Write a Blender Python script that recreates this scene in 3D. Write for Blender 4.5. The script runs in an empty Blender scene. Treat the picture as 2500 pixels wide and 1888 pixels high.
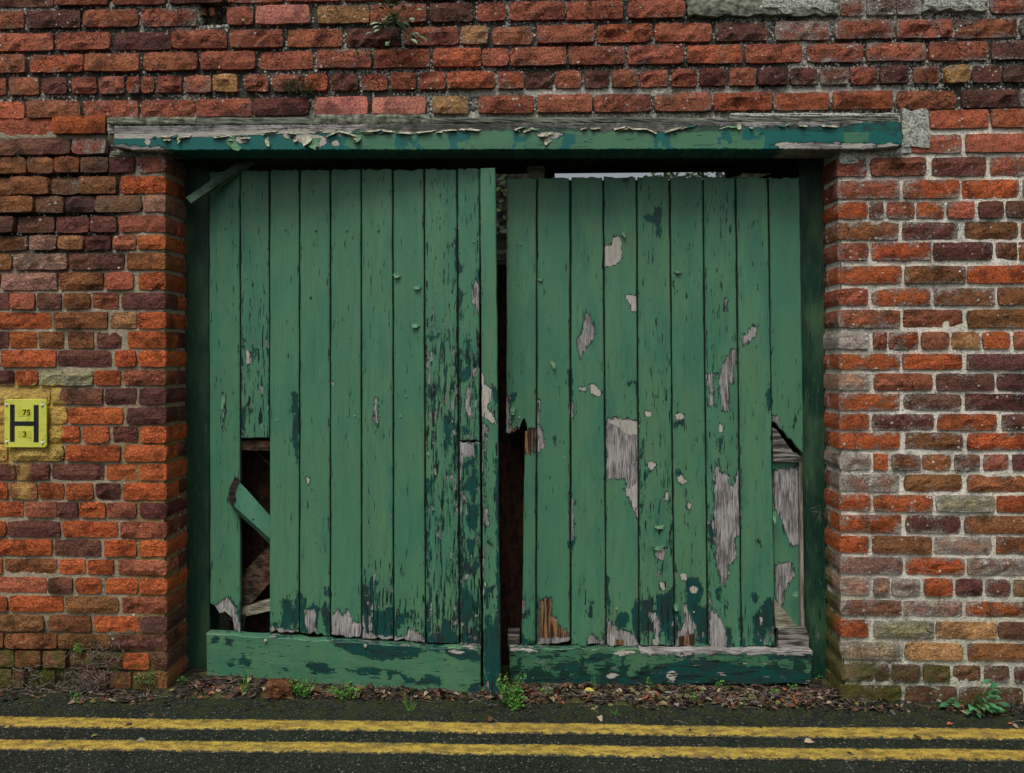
import bpy, bmesh, math, random
import numpy as np
from mathutils import Vector, Matrix

random.seed(7)
rng = np.random.default_rng(11)
SC = bpy.context.scene
COL = SC.collection

# ------------------------------------------------------------------ camera
F = 1883.0            # focal length in photograph pixels
HZ = 880.0            # image row of the horizon
D = 2.98              # camera to wall face
CH = 1.30             # camera height
PSI = math.radians(2.0)
cam_d = bpy.data.cameras.new('camera')
cam = bpy.data.objects.new('camera', cam_d)
COL.objects.link(cam)
cam.location = (0, -D, CH)
cam.rotation_euler = (math.radians(90), 0, PSI)
cam_d.sensor_width = 36.0
cam_d.lens = F / 2500 * 36.0
cam_d.shift_y = -(944.0 - HZ) / 2500.0
cam_d.clip_start = 0.05
cam_d.clip_end = 500
SC.camera = cam

# ------------------------------------------------------------------ daylight
world = bpy.data.worlds.new('World')
SC.world = world
world.use_nodes = True
wn = world.node_tree
wn.nodes.clear()
SUN_EL, SUN_AZ = math.radians(62), math.radians(200)   # azimuth: direction the sun stands in, measured from +y clockwise
sky = wn.nodes.new('ShaderNodeTexSky')
sky.sky_type = 'NISHITA'
sky.sun_disc = False
sky.sun_elevation = SUN_EL
sky.sun_rotation = SUN_AZ
sky.air_density = 1.0
sky.dust_density = 6.0
sky.ozone_density = 1.0
hs = wn.nodes.new('ShaderNodeHueSaturation')
hs.inputs['Saturation'].default_value = 0.30          # overcast: the cloud layer takes the blue out
bg = wn.nodes.new('ShaderNodeBackground')
bg.inputs['Strength'].default_value = 0.088
wo = wn.nodes.new('ShaderNodeOutputWorld')
wn.links.new(sky.outputs[0], hs.inputs['Color'])
wn.links.new(hs.outputs[0], bg.inputs['Color'])
wn.links.new(bg.outputs[0], wo.inputs['Surface'])
sl = bpy.data.lights.new('sun', 'SUN')
sl.energy = 1.55
sl.angle = math.radians(26)
sl.color = (1.0, 0.955, 0.90)
so = bpy.data.objects.new('sun', sl)
COL.objects.link(so)
sd = Vector((math.sin(SUN_AZ) * math.cos(SUN_EL), math.cos(SUN_AZ) * math.cos(SUN_EL), math.sin(SUN_EL)))
so.rotation_euler = sd.to_track_quat('Z', 'Y').to_euler()
so.location = (0, -3, 6)
SC.view_settings.view_transform = 'Standard'
SC.view_settings.look = 'None'
SC.view_settings.gamma = 1.0
SC.view_settings.exposure = 0.25
SC.view_settings.use_curve_mapping = False
SC.cycles.max_bounces = 6
SC.cycles.use_denoising = True

# ------------------------------------------------------------------ helpers
cP, sP = math.cos(PSI), math.sin(PSI)

def W(px, py, Y=0.0):
    """a pixel of the photograph, carried onto the vertical plane y = Y (arrays too)"""
    u = (np.asarray(px, float) - 1250.0) / F
    v = (HZ - np.asarray(py, float)) / F
    t = (Y + D) / (cP + u * sP)
    return t * (-sP + u * cP), CH + t * v

def G(px, py, z=0.0):
    """a pixel of the photograph, carried onto the ground z"""
    u = (px - 1250.0) / F
    v = (HZ - py) / F
    t = (z - CH) / v
    return t * (-sP + u * cP), -D + t * (cP + u * sP)

def lin(r, g, b):
    f = lambda c: (c / 255 / 12.92) if c / 255 <= 0.04045 else ((c / 255 + 0.055) / 1.055) ** 2.4
    return np.array([f(r), f(g), f(b)])

def _hash(ix, iy, seed):
    h = (ix.astype(np.int64) * 374761393 + iy.astype(np.int64) * 668265263 + seed * 1442695041) & 0xFFFFFFFF
    h = ((h ^ (h >> 13)) * 1274126177) & 0xFFFFFFFF
    h = h ^ (h >> 16)
    return (h & 0xFFFFFF) / float(0xFFFFFF)

def vn(x, y, seed=0):
    x = np.asarray(x, float); y = np.asarray(y, float)
    ix = np.floor(x); iy = np.floor(y)
    fx = x - ix; fy = y - iy
    fx = fx * fx * (3 - 2 * fx); fy = fy * fy * (3 - 2 * fy)
    a = _hash(ix, iy, seed); b = _hash(ix + 1, iy, seed)
    c = _hash(ix, iy + 1, seed); d = _hash(ix + 1, iy + 1, seed)
    return (a * (1 - fx) + b * fx) * (1 - fy) + (c * (1 - fx) + d * fx) * fy

def fbm(x, y, seed=0, o=4):
    s = 0; a = 0.5; t = 0
    for i in range(o):
        s = s + a * vn(np.asarray(x) * 2 ** i, np.asarray(y) * 2 ** i, seed + i * 17); t += a; a *= 0.5
    return s / t

def sm(a, b, x):
    t = np.clip((np.asarray(x, float) - a) / (b - a), 0, 1)
    return t * t * (3 - 2 * t)

def link(name, me, mat, parent=None, loc=None):
    if mat is not None and not me.materials:
        me.materials.append(mat)
    o = bpy.data.objects.new(name, me)
    COL.objects.link(o)
    if parent is not None: o.parent = parent
    if loc is not None: o.location = loc
    return o

def mesh(name, V, Fc, attrs=None, smooth=False):
    me = bpy.data.meshes.new(name)
    me.from_pydata([tuple(map(float, v)) for v in V], [], [tuple(f) for f in Fc])
    if attrs:
        for k, a in attrs.items():
            a = np.asarray(a, float)
            if a.ndim == 2:
                at = me.attributes.new(k, 'FLOAT_COLOR', 'POINT')
                full = np.ones((len(V), 4)); full[:, :3] = a
                at.data.foreach_set('color', full.ravel())
            else:
                at = me.attributes.new(k, 'FLOAT', 'POINT')
                at.data.foreach_set('value', a.ravel())
    if smooth:
        me.shade_smooth()
    me.update()
    return me

def thing(name, label, cat, loc=(0, 0, 0), group=None, rz=0):
    o = bpy.data.objects.new(name, None)
    COL.objects.link(o)
    o.location = loc; o.rotation_euler = (0, 0, rz)
    o['label'] = label; o['category'] = cat
    if group: o['group'] = group
    o.empty_display_size = 0.1
    return o

def tag(o, label, cat, group=None):
    o['label'] = label; o['category'] = cat
    if group: o['group'] = group
    return o

def kind(o, k):
    o['kind'] = k
    return o

class MB:
    """collects simple solids into one mesh"""
    def __init__(s): s.V = []; s.F = []
    def add(s, V, Fc):
        n = len(s.V); s.V += [tuple(v) for v in V]; s.F += [tuple(i + n for i in f) for f in Fc]
    def box(s, a, b, j=0.0):
        (x0, y0, z0), (x1, y1, z1) = a, b
        V = [(x0, y0, z0), (x1, y0, z0), (x1, y1, z0), (x0, y1, z0), (x0, y0, z1), (x1, y0, z1), (x1, y1, z1), (x0, y1, z1)]
        if j: V = [tuple(c + random.uniform(-j, j) for c in v) for v in V]
        s.add(V, [(0, 1, 5, 4), (1, 2, 6, 5), (2, 3, 7, 6), (3, 0, 4, 7), (4, 5, 6, 7), (3, 2, 1, 0)])
    def bar(s, p, q, w, h, up=(0, 0, 1), j=0.0):
        p = Vector(p); q = Vector(q); d = (q - p).normalized(); u = Vector(up)
        r = d.cross(u).normalized(); u = r.cross(d)
        V = []
        for c in (p, q):
            for a, b in ((-1, -1), (1, -1), (1, 1), (-1, 1)):
                V.append(c + r * (a * w / 2) + u * (b * h / 2) + Vector([random.uniform(-j, j) for _ in range(3)]))
        s.add(V, [(0, 1, 2, 3), (7, 6, 5, 4), (0, 4, 5, 1), (1, 5, 6, 2), (2, 6, 7, 3), (3, 7, 4, 0)])
    def tube(s, pts, r0, r1=None, n=5):
        if r1 is None: r1 = r0
        pts = [Vector(p) for p in pts]; m = len(pts); base = len(s.V)
        for i, p in enumerate(pts):
            d = (pts[min(i + 1, m - 1)] - pts[max(i - 1, 0)]).normalized()
            a = d.orthogonal().normalized(); b = d.cross(a)
            r = r0 + (r1 - r0) * i / (m - 1)
            for k in range(n):
                t = 2 * math.pi * k / n
                s.V.append(tuple(p + a * (r * math.cos(t)) + b * (r * math.sin(t))))
        for i in range(m - 1):
            for k in range(n):
                s.F.append((base + i * n + k, base + i * n + (k + 1) % n, base + (i + 1) * n + (k + 1) % n, base + (i + 1) * n + k))
        s.F.append(tuple(base + k for k in range(n))[::-1]); s.F.append(tuple(base + (m - 1) * n + k for k in range(n)))
    def build(s, name, mat, parent=None, attrs=None, smooth=False):
        return link(name, mesh(name, s.V, s.F, attrs, smooth), mat, parent)

# ------------------------------------------------------------------ shader shorthand
class NT:
    def __init__(s, name):
        s.m = bpy.data.materials.new(name); s.m.use_nodes = True
        s.t = s.m.node_tree; s.t.nodes.clear()
        s.out = s.t.nodes.new('ShaderNodeOutputMaterial')
        s.b = s.t.nodes.new('ShaderNodeBsdfPrincipled')
        s.t.links.new(s.b.outputs[0], s.out.inputs[0])
        s.pos = s.t.nodes.new('ShaderNodeNewGeometry').outputs['Position']
    def set(s, sock, v):
        if isinstance(v, bpy.types.NodeSocket): s.t.links.new(v, sock)
        elif v is not None:
            if hasattr(sock.default_value, '__len__') and not hasattr(v, '__len__'): v = (v,) * len(sock.default_value)
            if hasattr(sock.default_value, '__len__') and len(sock.default_value) == 4 and len(v) == 3: v = (*v, 1)
            sock.default_value = v
    def math(s, op, a, b=None, c=None, clamp=False):
        n = s.t.nodes.new('ShaderNodeMath'); n.operation = op; n.use_clamp = clamp
        s.set(n.inputs[0], a); s.set(n.inputs[1], b)
        if c is not None: s.set(n.inputs[2], c)
        return n.outputs[0]
    def vmul(s, v, k):
        n = s.t.nodes.new('ShaderNodeVectorMath'); n.operation = 'MULTIPLY'
        s.set(n.inputs[0], v); s.set(n.inputs[1], k)
        return n.outputs[0]
    def vadd(s, v, k):
        n = s.t.nodes.new('ShaderNodeVectorMath'); n.operation = 'ADD'
        s.set(n.inputs[0], v); s.set(n.inputs[1], k)
        return n.outputs[0]
    def noise(s, scale, detail=4, rough=0.55, vec=None, dist=0.0, col=False):
        n = s.t.nodes.new('ShaderNodeTexNoise'); s.set(n.inputs['Vector'], vec if vec is not None else s.pos)
        n.inputs['Scale'].default_value = scale; n.inputs['Detail'].default_value = detail
        n.inputs['Roughness'].default_value = rough; n.inputs['Distortion'].default_value = dist
        return n.outputs['Color' if col else 'Fac']
    def voro(s, scale, vec=None, feat='F1', rnd=1.0, out='Distance'):
        n = s.t.nodes.new('ShaderNodeTexVoronoi'); n.feature = feat
        s.set(n.inputs['Vector'], vec if vec is not None else s.pos)
        n.inputs['Scale'].default_value = scale; n.inputs['Randomness'].default_value = rnd
        return n.outputs[out]
    def mr(s, v, a, b, c=0.0, d=1.0, smooth=True):
        n = s.t.nodes.new('ShaderNodeMapRange'); n.interpolation_type = 'SMOOTHSTEP' if smooth else 'LINEAR'
        s.set(n.inputs[0], v); s.set(n.inputs[1], a); s.set(n.inputs[2], b); s.set(n.inputs[3], c); s.set(n.inputs[4], d)
        return n.outputs[0]
    def mix(s, f, a, b, mode='MIX'):
        n = s.t.nodes.new('ShaderNodeMix'); n.data_type = 'RGBA'; n.blend_type = mode; n.clamp_factor = True
        s.set(n.inputs[0], f); s.set(n.inputs[6], a); s.set(n.inputs[7], b)
        return n.outputs[2]
    def attr(s, name, col=False):
        n = s.t.nodes.new('ShaderNodeAttribute'); n.attribute_name = name
        return n.outputs['Color' if col else 'Fac']
    def sep(s, v):
        n = s.t.nodes.new('ShaderNodeSeparateXYZ'); s.set(n.inputs[0], v); return n.outputs
    def bump(s, h, dist=0.003, strength=1.0, normal=None):
        n = s.t.nodes.new('ShaderNodeBump'); n.inputs['Strength'].default_value = strength
        n.inputs['Distance'].default_value = dist; s.set(n.inputs['Height'], h)
        if normal is not None: s.set(n.inputs['Normal'], normal)
        return n.outputs[0]
    def done(s, col, rough=0.85, normal=None, spec=0.3):
        s.set(s.b.inputs['Base Color'], col); s.set(s.b.inputs['Roughness'], rough)
        s.b.inputs['Specular IOR Level'].default_value = spec
        if normal is not None: s.set(s.b.inputs['Normal'], normal)
        return s.m

def paint_splash(n, col):
    """yellow paint sprayed on the masonry round the hydrant plate, with a run below it"""
    x0, z1 = W(-30, 940); x1, z0 = W(152, 1128)
    p = n.sep(n.pos)
    nz = n.noise(28, 3)
    wob = n.math('MULTIPLY', n.math('SUBTRACT', nz, 0.5), 0.10)
    def box(xc, hx, zc, hz, e):
        dx = n.math('SUBTRACT', n.math('ABSOLUTE', n.math('SUBTRACT', p[0], xc)), hx)
        dz = n.math('SUBTRACT', n.math('ABSOLUTE', n.math('SUBTRACT', p[2], zc)), hz)
        return n.mr(n.math('ADD', n.math('MAXIMUM', dx, dz), wob), e, -e)
    a = box((x0 + x1) / 2, (x1 - x0) / 2, (z0 + z1) / 2, (z1 - z0) / 2, 0.008)
    xa, za = W(55, 1110); xb, zb = W(55, 1225)
    b = n.math('MULTIPLY', box(xa, 0.022, (za + zb) / 2, (za - zb) / 2, 0.02), 0.6)
    m = n.math('MAXIMUM', a, b)
    m = n.math('MULTIPLY', m, n.mr(n.noise(170, 3), 0.34, 0.46, 0.1, 0.93))
    return n.mix(m, col, (*lin(206, 176, 92), 1)), m

def brick_mat():
    n = NT('weathered_brick')
    c = n.attr('Col', True)
    big = n.noise(9, 4, 0.6)
    c = n.mix(n.mr(big, 0.50, 0.66, 0, 0.8), c, n.mix(1.0, c, (0.34, 0.36, 0.38, 1), 'MULTIPLY'))
    c = n.mix(n.mr(n.noise(14, 3, vec=n.vadd(n.pos, (3, 7, 1))), 0.52, 0.72, 0, 0.7), c, n.mix(1.0, c, (1.28, 1.18, 1.06, 1), 'MULTIPLY'))
    # fired skin lost: pitted, paler and darker grains
    g = n.noise(125, 5, 0.8)
    c = n.mix(n.mr(g, 0.49, 0.62, 0, 0.85), c, n.mix(1.0, c, (0.30, 0.28, 0.28, 1), 'MULTIPLY'))
    c = n.mix(n.mr(g, 0.50, 0.36, 0, 0.55), c, n.mix(1.0, c, (1.6, 1.55, 1.5, 1), 'MULTIPLY'))
    c = n.mix(n.mr(n.noise(230, 3, 0.6, vec=n.vadd(n.pos, (1, 2, 9))), 0.56, 0.70, 0, 0.6), c, n.mix(1.0, c, (1.45, 1.4, 1.35, 1), 'MULTIPLY'))
    crk = n.voro(34, vec=n.vadd(n.vmul(n.pos, (0.8, 0.8, 1.5)), n.vmul(n.noise(22, 3, col=True), 0.05)), feat='DISTANCE_TO_EDGE')
    rgh = n.attr('rgh')
    fac = n.sep(n.voro(46, vec=n.vadd(n.vmul(n.pos, (0.7, 0.7, 1.25)), n.vmul(n.noise(30, 3, col=True), 0.045)), out='Color'))[0]
    crm = n.math('MULTIPLY', n.math('MULTIPLY', n.mr(crk, 0.0, 0.07, 1, 0), rgh), n.mr(n.noise(17, 2, vec=n.vadd(n.pos, (5, 5, 5))), 0.45, 0.62))
    c = n.mix(n.math('MULTIPLY', crm, 0.75), c, (0.012, 0.010, 0.010, 1))
    # lichen crust
    li = n.attr('lich')
    lv = n.math('ADD', n.math('MULTIPLY', n.noise(140, 5, 0.85), 0.70), n.math('MULTIPLY', n.noise(15, 4, 0.6), 0.42))
    th = n.math('SUBTRACT', 0.78, n.math('MULTIPLY', li, 0.34))
    lm = n.mr(n.math('SUBTRACT', lv, th), -0.02, 0.05)
    c = n.mix(n.math('MULTIPLY', lm, 0.85), c, n.mix(n.noise(40, 2), (*lin(120, 118, 106), 1), (*lin(214, 208, 196), 1)))
    dv = n.voro(84, vec=n.vadd(n.pos, n.vmul(n.noise(120, 2, col=True), 0.006))); dc = n.sep(n.voro(84, vec=n.vadd(n.pos, n.vmul(n.noise(120, 2, col=True), 0.006)), out='Color'))
    dm_ = n.math('MULTIPLY', n.mr(dv, 0.46, 0.34), n.mr(n.math('ADD', dc[0], n.math('MULTIPLY', li, 0.10)), 1.0, 1.04))
    c = n.mix(n.math('MULTIPLY', dm_, 0.9), c, (*lin(216, 216, 204), 1))
    mo = n.attr('moss')
    mm = n.mr(n.math('ADD', n.math('MULTIPLY', n.noise(24, 5, 0.7), 1.1), mo), 1.0, 1.35, 0, 0.85)
    c = n.mix(mm, c, n.mix(n.noise(130, 3), (*lin(38, 42, 20), 1), (*lin(112, 116, 52), 1)))
    c, pm = paint_splash(n, c)
    h = n.math('ADD', n.math('MULTIPLY', n.noise(38, 6, 0.62), 0.9), n.math('MULTIPLY', g, 0.45))
    h = n.math('ADD', h, n.math('MULTIPLY', fac, 0.42))
    h = n.math('SUBTRACT', h, n.math('MULTIPLY', crm, 0.6))
    h = n.math('MULTIPLY', h, n.math('ADD', 0.35, n.math('MULTIPLY', rgh, 0.9)))
    h = n.math('ADD', h, n.math('MULTIPLY', lm, 0.15))
    return n.done(c, 0.92, n.bump(h, 0.016, 1.0), 0.2)

def mortar_mat():
    n = NT('lime_mortar')
    c = n.attr('Col', True)
    c = n.mix(n.mr(n.noise(16, 4), 0.48, 0.72, 0, 0.75), c, n.mix(1.0, c, (0.28, 0.27, 0.25, 1), 'MULTIPLY'))
    c = n.mix(n.mr(n.noise(105, 4, 0.75), 0.565, 0.65, 0, 0.85), c, n.mix(1.0, c, (0.16, 0.15, 0.13, 1), 'MULTIPLY'))
    li = n.attr('lich')
    lv = n.math('ADD', n.math('MULTIPLY', n.noise(110, 4, 0.8), 0.8), n.math('MULTIPLY', n.noise(9, 3), 0.30))
    lm = n.mr(n.math('SUBTRACT', lv, n.math('SUBTRACT', 0.78, n.math('MULTIPLY', li, 0.34))), -0.01, 0.03)
    c = n.mix(n.math('MULTIPLY', lm, 0.9), c, n.mix(n.noise(300, 2), (*lin(150, 150, 138), 1), (*lin(228, 226, 214), 1)))
    dv = n.voro(84, vec=n.vadd(n.pos, n.vmul(n.noise(120, 2, col=True), 0.006))); dc = n.sep(n.voro(84, vec=n.vadd(n.pos, n.vmul(n.noise(120, 2, col=True), 0.006)), out='Color'))
    dm_ = n.math('MULTIPLY', n.mr(dv, 0.46, 0.34), n.mr(n.math('ADD', dc[0], n.math('MULTIPLY', li, 0.75)), 1.0, 1.04))
    c = n.mix(n.math('MULTIPLY', dm_, 0.9), c, (*lin(216, 216, 204), 1))
    mo = n.attr('moss')
    mm = n.mr(n.math('ADD', n.math('MULTIPLY', n.noise(24, 5, 0.7), 1.1), mo), 1.0, 1.3, 0, 0.9)
    c = n.mix(mm, c, n.mix(n.noise(130, 3), (*lin(30, 36, 16), 1), (*lin(104, 110, 48), 1)))
    c, pm = paint_splash(n, c)
    h = n.math('ADD', n.noise(90, 5, 0.7), n.math('MULTIPLY', lm, 0.35))
    return n.done(c, 0.95, n.bump(h, 0.008, 1.0), 0.15)

def paint_mat(name, stretch, light, dark, hue_bias=0.0):
    """several coats of gloss paint peeling off softwood; masks come from the mesh, ragged edges from noise"""
    n = NT(name)
    gp = n.vmul(n.pos, stretch)
    wob = n.math('SUBTRACT', n.noise(70, 6, 0.78, vec=n.vmul(n.pos, tuple(0.35 + 0.65 * k for k in stretch))), 0.5)
    wob2 = n.math('SUBTRACT', n.noise(75, 6, 0.78, vec=n.vadd(n.vmul(n.pos, tuple(0.35 + 0.65 * k for k in stretch)), (4, 1, 8))), 0.5)
    tear = n.math('SUBTRACT', n.noise(150, 3, 0.6, vec=n.vmul(n.pos, tuple(0.10 + 0.90 * k for k in stretch))), 0.5)
    wob = n.math('ADD', wob, n.math('MULTIPLY', tear, 0.75))
    grain = n.noise(230, 5, 0.7, vec=gp)
    grain2 = n.noise(90, 3, 0.6, vec=n.vadd(gp, (2, 2, 2)))
    # bare timber
    wood = n.mix(n.mr(grain, 0.36, 0.62), (*lin(70, 68, 68), 1), (*lin(186, 182, 178), 1))
    wood = n.mix(n.mr(grain2, 0.45, 0.7, 0, 0.5), wood, (*lin(124, 120, 120), 1))
    wood = n.mix(n.mr(n.noise(20, 5, 0.6, vec=n.vmul(n.pos, tuple(0.35 + 0.65 * k for k in stretch))), 0.42, 0.62, 0, 0.55), wood, n.mix(1.0, wood, (0.42, 0.40, 0.38, 1), 'MULTIPLY'))
    wood = n.mix(n.mr(n.noise(9, 3), 0.50, 0.62, 0, 0.45), wood, (*lin(168, 166, 164), 1))
    rot = n.attr('rot')
    rc = n.mix(n.mr(grain2, 0.42, 0.6), (*lin(48, 34, 22), 1), (*lin(142, 106, 70), 1))
    wood = n.mix(rot, wood, rc)
    # top coat
    streak = n.noise(14, 4, 0.5, vec=n.vmul(n.pos, tuple(0.2 + 0.8 * k for k in stretch)))
    pc = n.mix(n.mr(streak, 0.35, 0.65), light, tuple(np.array(light) * np.array([0.62, 0.80, 0.92, 1])))
    pc = n.mix(n.mr(n.noise(5, 3, vec=n.vmul(n.pos, (1.6, 1, 0.6))), 0.42, 0.72, 0, 0.55), pc, (*lin(94, 128, 86), 1))
    pc = n.mix(n.mr(n.noise(420, 2), 0.60, 0.72, 0, 0.25), pc, (*lin(30, 60, 40), 1))
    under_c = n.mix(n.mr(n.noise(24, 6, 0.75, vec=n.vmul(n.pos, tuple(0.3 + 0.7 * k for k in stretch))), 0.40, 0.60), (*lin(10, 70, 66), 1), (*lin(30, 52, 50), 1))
    prim_c = n.mix(n.mr(grain, 0.4, 0.75), (*lin(184, 180, 168), 1), (*lin(136, 130, 122), 1))
    hue = n.attr('hue')
    hm = n.mr(n.math('ADD', hue, n.math('MULTIPLY', n.math('SUBTRACT', n.noise(20, 5, 0.6), 0.5), 1.3)), 0.48, 0.52)
    pc = n.mix(n.mr(grain2, 0.50, 0.68, 0, 0.30), pc, (*lin(44, 84, 62), 1))
    pc = n.mix(n.mr(n.noise(190, 4, 0.7, vec=n.vadd(gp, (7, 7, 7))), 0.58, 0.70, 0, 0.35), pc, (*lin(120, 158, 122), 1))
    oi = n.t.nodes.new('ShaderNodeObjectInfo').outputs['Random']
    pc = n.mix(n.mr(oi, 0.0, 1.0, 0, 0.55, False), pc, tuple(np.array(light) * np.array([0.72, 0.84, 0.86, 1])))
    top = n.mix(hm, pc, dark)
    # masks
    fl = n.attr('flk')
    cr = n.noise(75, 6, 0.72, vec=n.vmul(n.pos, tuple(0.10 + 0.9 * k for k in stretch)))
    fine = n.mr(n.math('ADD', cr, n.math('MULTIPLY', fl, 0.17)), 0.700, 0.715)
    crack = n.mr(n.math('ADD', n.noise(120, 4, 0.6, vec=n.vadd(n.vmul(n.pos, tuple(0.03 + 0.97 * k for k in stretch)), (9, 3, 1))), n.math('MULTIPLY', fl, 0.13)), 0.705, 0.72)
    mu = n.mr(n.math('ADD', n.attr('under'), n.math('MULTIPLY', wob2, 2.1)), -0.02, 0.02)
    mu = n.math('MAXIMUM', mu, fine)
    mu = n.math('MAXIMUM', mu, n.mr(n.math('ADD', n.attr('bare'), n.math('ADD', n.math('MULTIPLY', wob, 1.2), n.math('MULTIPLY', wob2, 1.1))), -0.13, -0.09))  # undercoat rims round bare and primed patches; also paint in their edge shadow
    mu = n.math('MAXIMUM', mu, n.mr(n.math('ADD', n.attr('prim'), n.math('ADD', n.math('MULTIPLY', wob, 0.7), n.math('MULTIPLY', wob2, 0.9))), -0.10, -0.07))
    mp = n.mr(n.math('ADD', n.attr('prim'), n.math('MULTIPLY', wob, 0.7)), -0.02, 0.02)
    mb = n.mr(n.math('ADD', n.attr('bare'), n.math('MULTIPLY', wob, 1.2)), -0.02, 0.02)
    fb = n.math('MULTIPLY', fine, n.mr(n.noise(17, 3, vec=n.vadd(n.pos, (6, 6, 6))), 0.54, 0.60))
    mb = n.math('MAXIMUM', mb, n.math('MULTIPLY', fb, n.mr(fl, 0.25, 0.5)))
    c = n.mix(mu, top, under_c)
    c = n.mix(mb, c, wood)
    c = n.mix(mp, c, prim_c)
    c = n.mix(n.math('MULTIPLY', crack, n.math('SUBTRACT', 1.0, mb)), c, (0.006, 0.012, 0.010, 1))
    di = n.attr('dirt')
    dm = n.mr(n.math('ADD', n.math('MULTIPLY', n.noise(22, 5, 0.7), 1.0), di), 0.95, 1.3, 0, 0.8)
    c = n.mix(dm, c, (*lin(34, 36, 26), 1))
    ln = n.attr('lich')
    lm = n.mr(n.math('ADD', n.math('MULTIPLY', n.noise(160, 3, 0.6), 0.8), ln), 1.0, 1.1)
    c = n.mix(lm, c, (*lin(168, 168, 156), 1))
    bare_all = n.math('MAXIMUM', mb, mp)
    h = n.math('SUBTRACT', 1.0, n.math('MULTIPLY', mu, 0.35))
    h = n.math('SUBTRACT', h, n.math('MULTIPLY', mb, 0.75))
    h = n.math('SUBTRACT', h, n.math('MULTIPLY', crack, 0.8))
    h = n.math('ADD', h, n.math('MULTIPLY', n.math('MULTIPLY', grain, mb), 0.7))
    h = n.math('ADD', h, n.math('MULTIPLY', n.math('MULTIPLY', n.noise(90, 4, vec=n.vmul(n.pos, tuple(0.06 + 0.94 * k for k in stretch))), fl), 0.30))
    h = n.math('ADD', h, n.math('MULTIPLY', n.noise(13, 3), 0.25))
    rough = n.math('ADD', 0.46, n.math('MULTIPLY', bare_all, 0.42))
    return n.done(c, rough, n.bump(h, 0.0042, 1.0), 0.35)

def simple_mat(name, a, b, scale=30, stretch=(1, 1, 1), rough=0.85, bump=0.3, bd=0.004, spec=0.25, detail=5, lo=0.35, hi=0.65):
    n = NT(name)
    g = n.noise(scale, detail, 0.65, vec=n.vmul(n.pos, stretch))
    c = n.mix(n.mr(g, lo, hi), (*a, 1), (*b, 1))
    c = n.mix(n.mr(n.noise(scale * 5, 3, 0.6, vec=n.vmul(n.pos, stretch)), 0.5, 0.7, 0, 0.5), c, n.mix(1.0, c, (0.4, 0.4, 0.4, 1), 'MULTIPLY'))
    return n.done(c, rough, n.bump(g, bd, bump), spec)

def leaf_mat(name):
    n = NT(name)
    c = n.attr('Col', True)
    c = n.mix(n.mr(n.noise(160, 3), 0.4, 0.7, 0, 0.5), c, n.mix(1.0, c, (0.5, 0.55, 0.45, 1), 'MULTIPLY'))
    n.b.inputs['Subsurface Weight'].default_value = 0.0
    return n.done(c, 0.6, n.bump(n.noise(200, 2), 0.001, 0.5), 0.3)

M = {}
M['brick'] = brick_mat()
M['mortar'] = mortar_mat()
GREEN = (*lin(80, 129, 97), 1)
TEAL = (*lin(10, 96, 92), 1)
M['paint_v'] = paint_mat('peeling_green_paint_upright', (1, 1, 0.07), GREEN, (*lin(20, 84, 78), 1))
M['deep_green'] = paint_mat('darker_green_timber', (1, 1, 0.07), (*lin(20, 55, 40), 1), (*lin(14, 42, 36), 1))  # darker green than the boards, for the posts and the plank's lower edge
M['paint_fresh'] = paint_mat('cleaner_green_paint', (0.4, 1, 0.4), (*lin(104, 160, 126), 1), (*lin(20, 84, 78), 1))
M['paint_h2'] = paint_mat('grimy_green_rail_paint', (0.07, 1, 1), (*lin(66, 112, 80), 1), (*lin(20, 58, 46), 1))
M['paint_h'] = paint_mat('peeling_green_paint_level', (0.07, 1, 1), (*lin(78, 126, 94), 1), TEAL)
M['cement'] = simple_mat('rough_cement', lin(118, 120, 110), lin(196, 198, 186), 120, bump=1.0, bd=0.006, rough=0.95, lo=0.40, hi=0.58)
M['cement_dark'] = simple_mat('stained_cement', lin(74, 78, 66), lin(142, 146, 128), 40, bump=0.8, bd=0.006, rough=0.95)
M['slate'] = simple_mat('grey_fillet', lin(66, 72, 64), lin(118, 122, 108), 26, (0.35, 1, 1), bump=0.6, bd=0.004)
M['dark_wood'] = simple_mat('dark_old_timber', lin(30, 27, 25), lin(66, 58, 54), 60, (0.08, 1, 1), bump=0.6)
M['grey_wood'] = simple_mat('silvered_timber', lin(78, 70, 64), lin(158, 146, 134), 90, (1, 1, 0.08), bump=0.8)
M['grey_wood_h'] = simple_mat('silvered_timber_level', lin(52, 50, 48), lin(144, 140, 132), 90, (0.09, 1, 1), bump=1.0, lo=0.42, hi=0.6)
M['rot_wood'] = simple_mat('rotten_brown_timber', lin(22, 16, 12), lin(92, 72, 54), 60, (0.3, 1, 0.9), bump=1.0)
M['pale_wood'] = simple_mat('pale_splintered_timber', lin(92, 88, 72), lin(166, 162, 140), 70, (0.15, 1, 0.8), bump=0.8)
M['osb'] = simple_mat('damp_chipboard', lin(20, 13, 9), lin(60, 36, 20), 55, (1, 1, 0.5), bump=0.6, rough=0.9)
M['rust'] = simple_mat('rusty_iron', lin(60, 34, 20), lin(130, 70, 36), 80, bump=0.6)
M['flake_cream'] = simple_mat('old_cream_paint_back', lin(120, 122, 98), lin(196, 194, 170), 60, bump=0.3, rough=0.7)
M['flake_green'] = simple_mat('lifted_green_paint', lin(64, 106, 78), lin(96, 138, 100), 40, bump=0.3, rough=0.55)
M['leaf'] = leaf_mat('leaf_green')
M['twig'] = simple_mat('dry_twig', lin(74, 66, 58), lin(140, 130, 116), 90, rough=0.9)
M['metal'] = simple_mat('galvanised_head', lin(120, 116, 108), lin(190, 186, 176), 200, rough=0.45, bump=0.2, spec=0.5)
M['signyellow'] = simple_mat('yellow_enamel', lin(206, 208, 82), lin(216, 218, 92), 6, rough=0.42, bump=0.1, bd=0.001, spec=0.5)
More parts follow.
